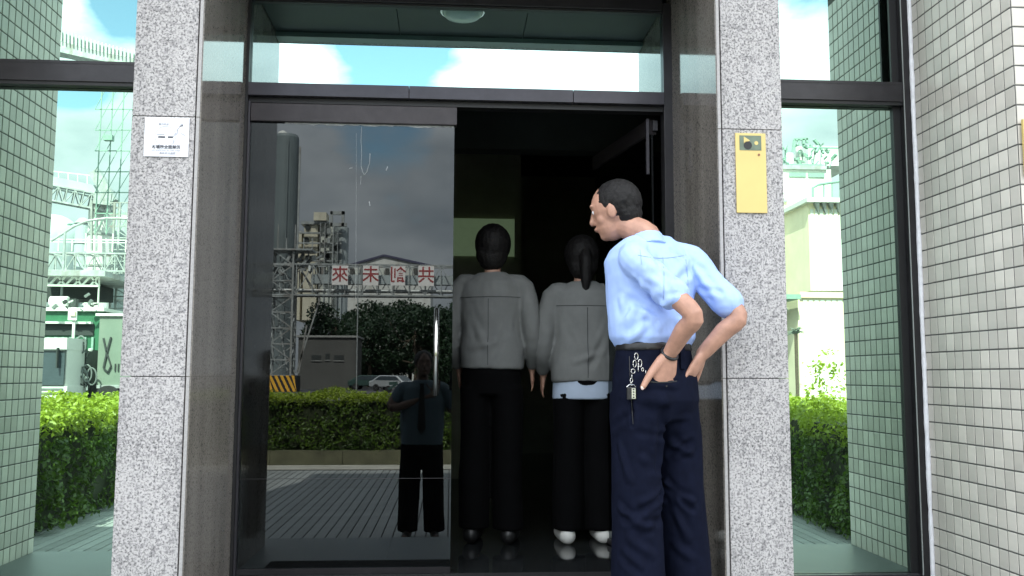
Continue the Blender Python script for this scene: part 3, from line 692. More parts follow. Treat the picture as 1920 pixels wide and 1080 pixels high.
# pipe bridge with the four boards
GD = 80
t = thing('pipe_bridge', mir(535, 732, GD)*1, 'grey steel lattice pipe bridge on a lattice tower carrying four white character boards', 'pipe bridge')
a = mir(500, 520, GD); b = mir(1000, 545, GD)
deck = MB(); z1 = mir(640, 498, GD).z; z0 = mir(640, 555, GD).z; yb = D2-GD
lattice(deck, (a.x-1.5, yb, (z0+z1)/2), (16, yb, (z0+z1)/2), 1.6, z1-z0, 24, .13); deck.build('truss_deck', M['steel_grey'], t)
MB().box(a.x+4.0, 16, yb-.5, yb+.5, mir(640, 533, GD).z, mir(640, 516, GD).z).build('pipe_gallery', M['silo'], t)
for kx in range(3): MB().tube([(a.x-1.5, yb-.4+.4*kx, z0+.45), (16, yb-.4+.4*kx, z0+.45)], .13, 8).build('pipe', M['steel_grey'], t)
tx = mir(530, 600, GD).x
tw = MB(); lattice(tw, (tx, yb, GZ), (tx, yb, mir(530, 470, GD).z), 1.9, 1.7, 9, .17)
for (u0, v0, u1, v1) in ((555, 700, 600, 560), (505, 500, 540, 700), (560, 500, 600, 560), (575, 610, 560, 700)): tw.bar(mir(u0, v0, GD), mir(u1, v1, GD), .13)
tw.build('lattice_tower', M['steel_grey'], t)
hd = MB(); hz0 = mir(530, 505, GD).z; hz1 = mir(530, 472, GD).z
hd.box(tx-2.0, tx+2.6, yb-1.2, yb+1.2, hz1, hz1+.15)
for k in range(7): hd.bar((tx-1.9+.75*k, yb+1.1, hz1), (tx-1.9+.75*k, yb+1.1, hz1+1.1+(1.2 if k in (1, 2, 4) else 0)), .08)
g = np.random.default_rng(5)
for k in range(34):
    p = Vector((tx+g.uniform(-1.4, 2.8), yb+g.uniform(-1, 1), g.uniform(hz0-.3, hz1))); q = p+Vector((g.uniform(-1, 1), g.uniform(-.5, .5), g.uniform(-.8, .8))); hd.bar(p, q, g.uniform(.08, .28))
hd.build('pipe_head', M['steel_grey'], t)
ry = yb+.85
for k in range(18): MB  # (rail posts are part of the deck)
chars = [('來', 622, 653, 498, 534), ('未', 680, 710, 498, 535), ('創', 732, 760, 499, 535), ('共', 784, 814, 499, 536)]
posn = ['nearest the lattice tower', 'second from the lattice tower', 'third from the lattice tower', 'farthest from the lattice tower']
for (c, x0, x1, y0, y1), w in zip(chars, posn):
    p = mir(x0, y1, GD-1.2); q = mir(x1, y0, GD-1.2); yy = D2-GD+1.2
    tb = thing('sign_board', ((p.x+q.x)/2, yy, p.z), 'white board with red %s on the pipe bridge, %s' % (c, w), 'sign board', 'character boards on the pipe bridge')
    MB().box(p.x, q.x, yy-.06, yy, p.z, q.z).build('board', M['boardwhite'], tb)
    text('character', c, (q.z-p.z)*.86, ((p.x+q.x)/2, yy+.012, (p.z+q.z)/2), (math.pi/2, 0, math.pi), M['red'], tb, .01, bold=.014)
# hazard painted base of the tower
t = thing('tower_base', (tx, yb, GZ), 'concrete tower base painted in yellow and black diagonal stripes below the pipe bridge', 'bollard')
x0, x1 = mir(508, 720, GD).x, mir(561, 720, GD).x; zt = mir(535, 704, GD-1).z
MB().box(x0+.1, x1-.1, yb-1.2, yb+1.24, GZ, zt-.02).build('block', M['hazk'], t)
nst = 5; W = (x1-x0)
for k in range(-1, nst):
    a = x0+W*k/nst; sl = W*.28; w = W/nst*.52; pl_ = []
    for (u, z) in ((a+sl, GZ+.01), (a+sl+w, GZ+.01), (a+w, zt), (a, zt)): pl_.append((min(max(u, x0), x1), z))
    if pl_[1][0]-pl_[0][0] < .02 and pl_[2][0]-pl_[3][0] < .02: continue
    MB().prism(pl_, 'y', yb+1.245, yb+1.26).build('yellow_stripe', M['hazy'], t)
# thin pole
p = mir(668, 740, 70); q = mir(672, 500, 70)
single('flag_pole', MB().tube([(p.x, p.y, GZ), (q.x, q.y, q.z)], .045, 8), M['steel_grey'], 'thin grey pole standing on the yard road in front of the dark trees', 'pole')

def box_from(px0, py0, px1, py1, d, plane, depth):
    """a block whose front face (towards the entrance) fills this window of the mirrored view; it stands d away and is depth thick"""
    a = mir(px0, py1, d, plane); b = mir(px1, py0, d, plane); return a.x, b.x, a.y-depth, a.y, a.z, b.z
# tall grey silo
x0, x1, y0, y1, z0, z1 = box_from(497, 254, 557, 700, 105, YD, 3)
t = thing('silo', ((x0+x1)/2, y1-1.5, GZ), 'tall grey cylindrical silo rising left of the old cement tower', 'silo')
cx, rr = (x0+x1)/2, (x1-x0)/2
MB().tube([(cx, y1-rr, GZ), (cx, y1-rr, z1), (cx, y1-rr, z1+.35)], [rr, rr, rr*.9], 28).build('shell', M['silo_dark'], t, smooth=False)
MB().box(cx+.4, cx+.52, y1-.25, y1+.1, 2, z1-.5).build('seam_rib', M['silo_dark'], t)
_b = MB(); _b.tube([(cx-.5, y1-rr, z1), (cx-.5, y1-rr, z1+.3), (cx-.5, y1-rr, z1+.75), (cx-.5, y1-rr, z1+.95)], [.35, .62, .5, .1], 14); _b.build('vent_cap', M['gable'], t, smooth=True)
MB().bar((x1+.15, y1-rr, GZ), (x1+.15, y1-rr, z1-1), .2).build('ladder', M['steel_grey'], t)

# cement tower
BD = 130
t = thing('cement_tower', mir(600, 560, BD), 'weathered cream cement works tower with round black vents and steel frame on top', 'building')
def blk(px0, py0, px1, py1, d, dep, name, m, par=t, plane=YD, ex=0):
    x0, x1, y0, y1, z0, z1 = box_from(px0, py0, px1, py1, d, plane, dep); return MB().box(x0, x1, y0+ex, y1+ex, z0, z1).build(name, M[m], par)
blk(566, 420, 596, 600, BD, 8, 'wall', 'cream'); blk(553, 434, 566, 600, BD+1, 7, 'wall', 'cream'); blk(596, 418, 626, 600, BD+.6, 8, 'wall', 'pale_wall')
x0, x1, y0, y1, z0, z1 = box_from(625, 424, 652, 600, BD, YD, 2)
MB().tube([((x0+x1)/2, y1-1.6, GZ), ((x0+x1)/2, y1-1.6, z1)], (x1-x0)/2, 20).build('round_silo', M['silo'], t)
blk(588, 398, 612, 413, BD-1, 3, 'head_house', 'cream'); blk(564, 415, 600, 420, BD-.4, 8.4, 'parapet', 'steel_grey'); blk(588, 413, 614, 418, BD-.6, 5, 'parapet', 'steel_grey')
for (u0, v0, u1, v1) in ((619, 396, 646, 402), (619, 396, 624, 424), (640, 396, 646, 424), (619, 418, 650, 424), (597, 418, 600, 600), (606, 418, 609, 600), (622, 424, 624, 600), (630, 430, 633, 600)):
    blk(u0, v0, u1, v1, BD-1.5, .5, 'steel_frame', 'steel_grey')
for v in (436, 455, 472, 488): blk(553, v, 640, v+1.6, BD-.8, .4, 'floor_band', 'steel_grey')
for (u, v, r) in ((577, 427, 5), (574, 450, 5.5)):
    c = mir(u, v, BD-.1); r_ = r*BD/F_PX; MB().tube([(c.x, c.y-.3, c.z), (c.x, c.y+.12, c.z)], r_, 20).build('round_vent', M['dark_open'], t)
for (u0, v0, u1, v1) in ((556, 466, 563, 474), (610, 470, 618, 492), (609, 440, 614, 446), (617, 430, 621, 436), (626, 460, 636, 470), (604, 450, 607, 458)):
    blk(u0, v0, u1, v1, BD-.25, .3, 'opening', 'dark_open')
for (u0, v0, u1, v1) in ((612, 428, 620, 438), (612, 446, 619, 456), (600, 500, 610, 520)): blk(u0, v0, u1, v1, BD-.9, .6, 'duct', 'steel_grey')

# gable shed
SD = 148
t = thing('gable_shed', mir(725, 560, SD), 'long shed with white gable and dark blue roof edge behind the character boards', 'building')
pk = mir(720, 481, SD); l = mir(653, 500, SD); r = mir(808, 500, SD)
MB().prism([(l.x, GZ), (r.x, GZ), (r.x, r.z), (pk.x, pk.z), (l.x, l.z)], 'y', pk.y-20, pk.y).build('gable_wall', M['gable'], t)
MB().prism([(l.x-.3, l.z-.1), (pk.x, pk.z), (r.x+.3, r.z-.1), (r.x+.3, r.z+.25), (pk.x, pk.z+.35), (l.x-.3, l.z+.25)], 'y', pk.y-20.2, pk.y+.3).build('roof', M['roof_blue'], t)
for k, u in enumerate((656, 666, 675, 712, 722, 765, 775)): blk(u, 503, u+8, 520, SD-.4, .3, 'window', 'pale_wall' if k % 2 else 'grey_wall', t)

# low grey building
LD = 92
t = thing('low_grey_building', mir(615, 705, LD), 'low flat grey building with three small dark windows beyond the lattice tower', 'building')
x0, x1, y0, y1, z0, z1 = box_from(558, 633, 668, 700, LD, YD, 6)
MB().box(x0, x1, y0, y1, GZ, z1).build('wall', M['grey_wall'], t); MB().box(x0-.2, x1+.2, y0-.2, y1+.2, z1+.002, z1+.2).build('roof', M['concrete'], t)
for (u0, v0, u1, v1) in ((584, 666, 602, 676), (610, 663, 618, 675), (626, 666, 644, 676)):
    blk(u0, v0, u1, v1, LD-.06, .2, 'window', 'dark_open', t); blk(u0-1, v1, u1+1, v1+1.3, LD-.12, .2, 'sill', 'concrete', t)

# cars
def car(cx, y, rot, m, label):
    t = thing('parked_car', (cx, y, GZ), label, 'car', 'cars parked under the trees')
    body = [(-2.2, .35), (2.15, .35), (2.2, .75), (1.5, .92), (.9, 1.42), (-1.1, 1.45), (-1.9, .98), (-2.25, .9)]
    def mk(name, mb, mm, sm=False): o = link(name, mb.mesh(name, smooth=sm), mm, t); return o
    b = MB().prism(body, 'y', -.85, .85); o = mk('body', b, m); bv = o.modifiers.new('bevel', 'BEVEL'); bv.width = .12; bv.segments = 3
    for s in (-1, 1):
        mk('side_window', MB().prism([(1.2, .98), (.78, 1.36), (-.95, 1.38), (-1.5, 1.0)], 'y', s*.855-.006, s*.855+.006), M['windscreen'])
        for wx in (-1.4, 1.4):
            w = mk('wheel', MB().tube([(wx, s*.72, .32), (wx, s*.90, .32)], .32, 18), M['tyre'])
            mk('rim', MB().tube([(wx, s*.905, .32), (wx, s*.915, .32)], .19, 14), M['chrome']).parent = w
        mk('headlight', MB().box(2.08, 2.2, s*.55-.16, s*.55+.16, .62, .78), M['chrome'])
    mk('windscreen', MB().prism([(1.47, .95), (.95, 1.40), (.93, 1.38), (1.43, .93)], 'y', -.72, .72), M['windscreen'])
    t.rotation_euler = (0, 0, rot); return t
p = mir(738, 715, 84); car(p.x, p.y, R(30), M['car_silver'], 'silver car parked under the dark trees, nearer the thin dark road edge')
p = mir(696, 712, 92); car(p.x, p.y, R(8), M['car_dark'], 'dark green car parked under the trees left of the silver car')
p = mir(628, 722, 76)
t = thing('parked_motorcycle', mir(742, 722, 74), 'small dark motorcycle parked in front of the silver car', 'motorcycle'); q = wloc(t)
for s in (-.6, .6): MB().tube([(q.x+s, q.y-.06, GZ+.3), (q.x+s, q.y+.06, GZ+.3)], .3, 16).build('wheel', M['tyre'], t)
MB().bar((q.x-.6, q.y, GZ+.32), (q.x+.1, q.y, GZ+.75), .18).bar((q.x+.1, q.y, GZ+.75), (q.x+.6, q.y, GZ+.32), .12).bar((q.x-.55, q.y, GZ+.78), (q.x+.15, q.y, GZ+.82), .24).build('frame', M['car_dark'], t)
MB().bar((q.x+.35, q.y-.3, GZ+1.0), (q.x+.35, q.y+.3, GZ+1.0), .05).bar((q.x+.6, q.y, GZ+.32), (q.x+.33, q.y, GZ+1.0), .06).build('handlebar', M['chrome'], t)

# ------------------------------------------------------------------ left window: truck and works
def B(par, px0, py0, px1, py1, d, dep, name, m, plane=YS): return blk(px0, py0, px1, py1, d, dep, name, m, par, plane)
TD = 38
t = thing('green_hall', mir(140, 745, 56, YS), 'dark green sheet metal loading hall behind the white truck', 'building')
B(t, 20, 583, 190, 745, 56, 7, 'wall', 'container'); B(t, 20, 603, 170, 606, 55.6, .8, 'ledge', 'pale_wall'); B(t, 20, 607, 176, 628, 55.9, .1, 'shadow_gap', 'dark_open'); B(t, 20, 577, 195, 582, 55.8, 7.4, 'roof', 'pale_wall')
g = np.random.default_rng(12)
for k in range(18):
    u, v = g.uniform(84, 182), g.uniform(556, 580); MB().bar(mir(u, v, 55, YS), mir(u+g.uniform(-10, 10), v+g.uniform(-8, 8), 55, YS), g.uniform(.05, .2)).build('roof_pipe', M[('pale_wall', 'dull_grey', 'dark_open')[k % 3]], t)
for u in range(30, 190, 14): B(t, u, 632, u+1.5, 744, 55.85, .12, 'rib', 'steel_green')
t = thing('conveyor_shed', mir(140, 600, 62, YS), 'dark open loading canopy on a white truss above the green hall', 'building')
B(t, 30, 508, 197, 516, 61, 9, 'roof', 'steel_grey'); B(t, 30, 534, 184, 560, 66, 3, 'back_wall', 'dark_open')
a = mir(30, 527, 61.5, YS); b = mir(185, 527, 61.5, YS); z0 = mir(100, 535, 61.5, YS).z; z1 = mir(100, 517, 61.5, YS).z
tr = MB(); n = 10
for k in range(n):
    xa = a.x+(b.x-a.x)*k/n; xb = a.x+(b.x-a.x)*(k+1)/n
    tr.bar((xa, a.y, z0), (xb, a.y, z1) if k % 2 else (xb, a.y, z0), .12); tr.bar((xa, a.y, z0 if k % 2 == 0 else z1), (xb, a.y, z1 if k % 2 == 0 else z0), .12)
tr.bar((a.x, a.y, z0), (b.x, a.y, z0), .14).bar((a.x, a.y, z1), (b.x, a.y, z1), .14); tr.build('truss', M['pale_wall'], t)
for u in (60, 182): B(t, u, 560-44, u+3, 600, 61.5, .2, 'post', 'pale_wall')
t = thing('yard_sign', mir(134, 700, 50, YS), 'small white and yellow sign on a thin post before the green hall', 'sign')
B(t, 127, 577, 144, 600, 50, .1, 'board', 'boardwhite'); B(t, 130, 582, 141, 592, 49.9, .05, 'print', 'fascia'); B(t, 133, 600, 136, 745, 50.1, .1, 'post', 'pale_wall')
t = thing('tank', mir(110, 580, 64, YS), 'pale horizontal tank on the roof of the green hall', 'tank')
c0 = mir(95, 566, 60, YS); c1 = mir(128, 566, 60, YS); MB().tube([(c0.x, c0.y, c0.z), (c1.x, c1.y, c1.z)], .36, 16).build('shell', M['pale_wall'], t); B(t, 130, 560, 142, 578, 60, .5, 'pump_box', 'dark_open')
# truck
t = thing('white_truck', mir(110, 745, TD, YS)*1, 'white truck cab with grey green box body waiting behind the left hedge', 'truck'); t.location.z = GZ
B(t, 40, 633, 126, 655, TD, 1.9, 'cab_roof', 'truckwhite'); B(t, 36, 724, 126, 790, TD, 1.9, 'cab_front', 'truckwhite')
B(t, 44, 657, 122, 722, TD-.05, .1, 'windscreen', 'windscreen'); B(t, 38, 655, 126, 724, TD+.1, 1.8, 'cab', 'truckwhite')
B(t, 127, 655, 158, 775, TD+2.0, 2.2, 'equipment_rack', 'dull_grey')
for (u0, v0, u1, v1, m) in ((132, 648, 150, 660, 'pale_wall'), (134, 668, 142, 690, 'dark_open'), (146, 662, 157, 688, 'dark_open'), (130, 694, 140, 710, 'steel_grey'), (142, 700, 154, 712, 'pale_wall'), (130, 720, 150, 745, 'pale_wall'), (158, 690, 166, 740, 'dark_open')): B(t, u0, v0, u1, v1, TD+1.9, .3, 'fitting', m)
B(t, 104, 652, 108, 690, TD-.3, .2, 'mirror', 'dark_open')
g = np.random.default_rng(77)
for k in range(26):
    u, v = g.uniform(126, 168), g.uniform(648, 742); MB().bar(mir(u, v, TD+1.7, YS), mir(u+g.uniform(-9, 9), v+g.uniform(-14, 14), TD+1.6, YS), g.uniform(.03, .11)).build('hose', M[('dark_open', 'dull_grey', 'pale_wall', 'dark_open')[k % 4]], t)
for (u0, v0) in ((163, 700), (172, 706), (152, 646)):
    MB().tube([mir(u0+9*math.cos(a), v0+16*math.sin(a), TD+1.6, YS) for a in np.linspace(0, 6.28, 15)], .035, 6).build('hose', M['dull_grey'], t)
MB().tube([mir(66, 668, TD-.2, YS), mir(66, 712, TD-.2, YS)], .03, 6).build('wiper', M['dark_open'], t); B(t, 44, 655, 122, 658, TD-.1, .1, 'visor_shadow', 'dark_open'); B(t, 60, 728, 118, 731, TD-.04, .05, 'grille_line', 'dull_grey'); B(t, 60, 736, 118, 739, TD-.04, .05, 'grille_line', 'dull_grey')
B(t, 181, 592, 262, 722, TD+2.0, 5, 'box_body', 'tarp'); B(t, 179, 588, 264, 592, TD+1.9, 5.2, 'roof_rim', 'pale_wall'); B(t, 181, 722, 262, 728, TD+1.9, 5, 'frame_rail', 'steel_grey')
mk = MB(); 
for (u0, v0, u1, v1) in ((194, 634, 200, 662), (208, 632, 200, 662), (200, 662, 194, 690), (200, 660, 208, 686), (194, 690, 202, 698), (208, 686, 202, 698)): mk.bar(mir(u0, v0, TD+1.95, YS), mir(u1, v1, TD+1.95, YS), .07, .05)
mk.build('strap_mark', M['dark_open'], t)
for u in (214, 220): B(t, u, 682, u+3, 696, TD+1.95, .06, 'strap_mark', 'dark_open')
q = mir(205, 745, TD+2, YS)
for k in (0, 1.2): MB().tube([(q.x+k, q.y, GZ+.5), (q.x+k, q.y+.3, GZ+.5)], .5, 18).build('wheel', M['tyre'], t)
MB().box(mir(128, 745, TD+2, YS).x, mir(262, 745, TD+2, YS).x, q.y-3, q.y-.2, GZ+.5, GZ+1.1).build('chassis', M['dark_open'], t)

# pipe racks, silos, conveyor, mast
t = thing('pipe_rack', mir(170, 520, 70, YS), 'pale green lattice pipe rack with railing running behind the loading canopy', 'pipe rack')
a = mir(40, 492, 70, YS); b = mir(330, 500, 70, YS); mb = MB(); lattice(mb, (a.x, a.y, a.z), (b.x, a.y, a.z), 1.5, 1.35, 16, .12); mb.build('truss', M['steel_grey'], t)
rl = MB(); zr = mir(170, 440, 70, YS).z; zr2 = mir(170, 474, 70, YS).z
for k in range(12): xx = a.x+k*1.0; rl.bar((xx, a.y+.7, zr2), (xx, a.y+.7, zr if k % 2 else zr-.5), .08)
rl.bar((a.x, a.y+.7, zr-.5), (b.x, a.y+.7, zr-.5), .07).bar((a.x, a.y+.7, (zr+zr2)/2), (b.x, a.y+.7, (zr+zr2)/2), .06); rl.build('railing', M['pale_wall'], t)
ps = MB()
for u in (205, 215, 232, 242): p0 = mir(u, 600, 70, YS); ps.bar((p0.x, p0.y, GZ), (p0.x, p0.y, mir(u, 380, 70, YS).z), .16)
for v in range(380, 600, 22): ps.bar(mir(205, v, 70, YS), mir(242, v, 70, YS), .09); ps.bar(mir(205, v, 70, YS), mir(242, v+22, 70, YS), .07)
ps.build('tower_frame', M['steel_grey'], t)
for (cu, w, top, d, lab) in ((192, 46, 388, 92, 'white storage silo with flat lid under the conveyor head'), (236, 44, 412, 96, 'pale grey storage silo right of the white one'), (158, 30, 420, 98, 'narrow grey silo left of the white one')):
    c = mir(cu, top, d, YS); r_ = w/2*d/F_PX
    t = thing('storage_silo', (c.x, c.y, GZ), lab, 'silo', 'storage silos of the works')
    MB().tube([(c.x, c.y, GZ), (c.x, c.y, c.z)], r_, 24).build('shell', M['gable'] if cu == 192 else M['silo'], t)
    MB().tube([(c.x, c.y, c.z+.01), (c.x, c.y, c.z+.6)], [r_+.15, r_*.6], 24).build('lid', M['steel_grey'], t)
    for z in np.arange(2, c.z, 3.2): MB().tube([(c.x, c.y, z), (c.x, c.y, z+.2)], r_+.08, 24).build('ring', M['steel_grey'], t)
c = mir(100, 430, 110, YS); t = thing('dome_tank', (c.x, c.y, GZ), 'grey green domed tank behind the street lamp', 'tank')
prof = [(3.4*math.cos(a_), 3.4*1.0*math.sin(a_)+c.z-1.6) for a_ in np.linspace(0, 1.45, 9)]
MB().tube([(c.x, c.y, GZ), (c.x, c.y, c.z-1.6)]+[(c.x, c.y, z) for r_, z in prof[1:]], [3.4, 3.4]+[r_ for r_, z in prof[1:]], 28).build('shell', M['silo'], t, smooth=True)
t = thing('conveyor', mir(150, 360, 90, YS), 'inclined conveyor gallery on a lattice truss leading to the white silo', 'conveyor')
a = mir(20, 326, 90, YS); b = mir(208, 366, 90, YS); a2 = mir(20, 348, 90, YS); b2 = mir(208, 384, 90, YS)
mb = MB(); lattice(mb, a2, b2, 1.6, 1.5, 12, .16); mb.build('truss', M['steel_grey'], t)
MB().bar(a, b, 1.5, 1.1).build('gallery', M['silo'], t)
mb = MB().bar(mir(20, 312, 90, YS), mir(178, 330, 90, YS), .09)
for k in range(10): u = 20+k*18; mb.bar(mir(u, 311+k*2, 90, YS), mir(u, 332+k*3.4, 90, YS), .08)
mb.build('railing', M['pale_wall'], t)
mb = MB().bar(mir(178, 322, 89, YS), mir(212, 380, 89, YS), 1.0).bar(mir(180, 372, 89, YS), mir(212, 376, 89, YS), 1.2); mb.bar(mir(172, 376, 89, YS), mir(172, 470, 89, YS), .2).bar(mir(180, 376, 89, YS), mir(180, 470, 89, YS), .2); mb.build('head_chute', M['steel_grey'], t)
t = thing('scaffold_mast', mir(215, 400, 84, YS), 'tall thin green lattice mast against the clouds above the conveyor', 'mast')
mb = MB(); us = (178, 199, 220, 244, 268)
zt_ = -60
for u in us: mb.bar(mir(u, 440, 84, YS), (mir(u, 440, 84, YS).x, 2*YS-84, mir(u, 158, 84, YS).z), .09)
for k, v in enumerate(range(166, 420, 39)):
    mb.bar(mir(178, v, 84, YS), mir(268, v, 84, YS), .09)
    for j in range(3): mb.bar(mir(us[j], v+39, 84, YS), mir(us[j+1], v, 84, YS), .05)
mb.build('lattice', M['steel_green'], t)
c = mir(204, 260, 83.5, YS); MB().box(c.x-.4, c.x+.4, c.y-.3, c.y+.3, c.z-.2, c.z+.3).build('lamp_box', M['steel_green'], t)
t = thing('belt_gallery', mir(180, 100, 75, YS), 'long ribbed conveyor gallery crossing high above the yard', 'conveyor')
mb = MB(); ms_ = MB()
pr = [(60, 38, 88), (115, 57, 98), (150, 70, 106), (185, 80, 113), (220, 90, 118), (256, 100, 122), (300, 112, 130)]
for (u0, t0, b0), (u1, t1, b1) in zip(pr[:-1], pr[1:]):
    A, Bq, C, Dq = mir(u0, t0, 75, YS), mir(u1, t1, 75, YS), mir(u1, (t1+b1)/2, 75, YS), mir(u0, (t0+b0)/2, 75, YS)
    mb.add([A, Bq, C, Dq]+[p-Vector((0, 2.4, 0)) for p in (A, Bq, C, Dq)], [(0, 1, 2, 3), (7, 6, 5, 4), (0, 4, 5, 1), (2, 6, 7, 3), (0, 3, 7, 4), (1, 5, 6, 2)])
    E_, F_ = mir(u1, b1, 75, YS), mir(u0, b0, 75, YS)
    ms_.add([Dq, C, E_, F_]+[p-Vector((0, 1.6, 0)) for p in (Dq, C, E_, F_)], [(0, 1, 2, 3), (7, 6, 5, 4), (0, 4, 5, 1), (2, 6, 7, 3), (0, 3, 7, 4), (1, 5, 6, 2)])
    for k in range(5):
        f = k/5; u = u0+(u1-u0)*f; tt = t0+(t1-t0)*f; bb = (b0+(b1-b0)*f+tt)/2; MB().bar(mir(u, tt-2, 74.8, YS), mir(u, bb, 74.8, YS), .10).build('rib', M['pale_wall'], t)
mb.build('gallery', M['silo'], t); ms_.build('underside', M['steel_grey'], t)
t = thing('street_lamp', mir(133, 700, 66, YS), 'curved arm street lamp before the domed tank', 'street lamp')
pts = [mir(96, 452, 66, YS), mir(118, 438, 66, YS), mir(140, 424, 66, YS), mir(165, 414, 66, YS), mir(200, 409, 66, YS), mir(245, 410, 66, YS)]
MB().tube(pts, .09, 8).build('arm', M['steel_grey'], t); c = mir(132, 420, 66, YS); MB().tube([c-Vector((.22, 0, .04)), c, c+Vector((.22, 0, .04))], [.05, .12, .04], 10).build('lamp_head', M['steel_green'], t)
p0 = mir(120, 470, 66, YS); MB().tube([(p0.x, p0.y, GZ), (p0.x, p0.y, mir(120, 436, 66, YS).z)], .1, 8).build('pole', M['steel_grey'], t)

# ------------------------------------------------------------------ right window: pale factory
t = thing('factory_block', mir(1500, 600, 70, YS), 'pale concrete factory block with slit vents and small barred windows', 'building')
B(t, 1440, 318, 1558, 770, 70, 9, 'wall', 'pale_wall'); B(t, 1440, 311, 1550, 316, 69.8, 9.4, 'cornice', 'steel_grey'); B(t, 1400, 378, 1512, 775, 67, 2.9, 'wall', 'warm_white')
for (u0, v0, u1, v1) in ((1480, 324, 1511, 331), (1516, 325, 1546, 332), (1479, 308, 1545, 311)): B(t, u0, v0, u1, v1, 69.9, .2, 'vent', 'steel_green')
for (u0, v0, u1, v1) in ((1484, 423, 1505, 437), (1489, 479, 1508, 492), (1488, 530, 1494, 534)):
    B(t, u0, v0, u1, v1, 66.9, .2, 'window', 'steel_green')
    for k in range(3): B(t, u0+3+6*k, v0, u0+4.2+6*k, v1, 66.8, .05, 'window_bar', 'pale_wall')
B(t, 1460, 372, 1476, 378, 66.8, 3, 'parapet', 'steel_grey')
t = thing('roof_plant', mir(1520, 318, 72, YS), 'pale green pipework and railings on the roof of the factory block', 'roof plant')
B(t, 1516, 275, 1600, 310, 74, 5, 'plant_house', 'gable'); mb = MB(); g = np.random.default_rng(9)
mb.bar(mir(1512, 276, 72, YS), mir(1600, 279, 72, YS), .13)
for k in range(46):
    u, v = g.uniform(1466, 1560), g.uniform(270, 308); mb.bar(mir(u, v, 72+g.uniform(-1, 2), YS), mir(u+g.uniform(-9, 9), v+g.uniform(-12, 12), 72, YS), g.uniform(.06, .22))
for (u0, v0, u1, v1) in ((1490, 262, 1514, 260), (1490, 262, 1486, 290), (1498, 262, 1496, 272), (1506, 261, 1506, 270), (1513, 260, 1513, 268), (1474, 278, 1474, 300)): mb.bar(mir(u0, v0, 72, YS), mir(u1, v1, 72, YS), .2)
mb.build('pipework', M['steel_green'], t)
for (cu, w, v0, d) in ((1480, 16, 288, 72), (1498, 14, 276, 73)): c = mir(cu, v0, d, YS); MB().tube([(c.x, c.y, c.z-1.2), (c.x, c.y, c.z)], w/2*d/F_PX, 14).build('vessel', M['gable'], t)
t = thing('ribbed_silo_block', mir(1545, 600, 60, YS), 'bright white ribbed silo block with bracketed rim beside the factory block', 'building')
B(t, 1520, 378, 1640, 545, 60, 8, 'wall', 'warm_white'); 
for u in range(1524, 1640, 9): B(t, u, 392, u+1.2, 545, 59.95, .12, 'rib', 'pale_wall')
B(t, 1513, 372, 1640, 378, 59.4, 8.6, 'rim', 'pale_wall')
for u in (1528, 1541, 1554, 1567, 1580):
    a, b, c = mir(u, 378, 59.5, YS), mir(u+9, 378, 59.5, YS), mir(u+8, 402, 59.9, YS); MB().add([a, b, c, a-Vector((0, .4, 0)), b-Vector((0, .4, 0)), c-Vector((0, .2, 0))], [(0, 1, 2), (5, 4, 3), (0, 3, 4, 1), (1, 4, 5, 2), (2, 5, 3, 0)]).build('bracket', M['steel_grey'], t)
mb = MB().tube([mir(1524, 375, 59.5, YS), mir(1524, 352, 59.5, YS), mir(1535, 346, 59.5, YS), mir(1640, 330, 59.5, YS)], .1, 8)
for u in (1545, 1560, 1575): mb.bar(mir(u, 372, 59.5, YS), mir(u, 343, 59.5, YS), .08)
mb.build('railing', M['steel_green'], t)
t = thing('yard_gatehouse', mir(1540, 740, 46, YS), 'white yard building with yellow canopy edge and a dark open bay at its left', 'building')
B(t, 1502, 560, 1700, 790, 46, 6, 'wall', 'warm_white'); B(t, 1440, 560, 1501.5, 790, 48, .5, 'inner_wall', 'grey_wall'); B(t, 1440, 552, 1502, 560, 45.2, 7, 'bay_roof', 'steel_green')
B(t, 1500, 549, 1700, 558, 45.85, 6.2, 'canopy_fascia', 'fascia'); B(t, 1440, 577, 1501, 583, 47.4, .4, 'strip_window', 'pale_wall')
for u in range(1512, 1690, 11): B(t, u, 562, u+.9, 786, 45.96, .1, 'sheet_rib', 'pale_wall')
c = mir(1494, 690, 44, YS)
t = thing('pale_shrub', (c.x, c.y, GZ), 'pale spiky palm like plant in front of the dark bay', 'plant'); mb = MB(); hz_ = mir(1494, 626, 44, YS).z
MB().tube([(c.x, c.y, GZ), (c.x, c.y, hz_)], .09, 8).build('trunk', M['bark'], t)
for k in range(26):
    a = k*2.4; e = g.uniform(-.2, 1.2); l_ = g.uniform(.35, .62); p = Vector((c.x, c.y, hz_)); q = p+Vector((math.cos(a)*math.cos(e), math.sin(a)*math.cos(e), math.sin(e)))*l_; MB().tube([p, (p+q)/2+Vector((0, 0, .06)), q-Vector((0, 0, .08))], [.03, .035, .006], 4).build('frond', M['tarp'], t)

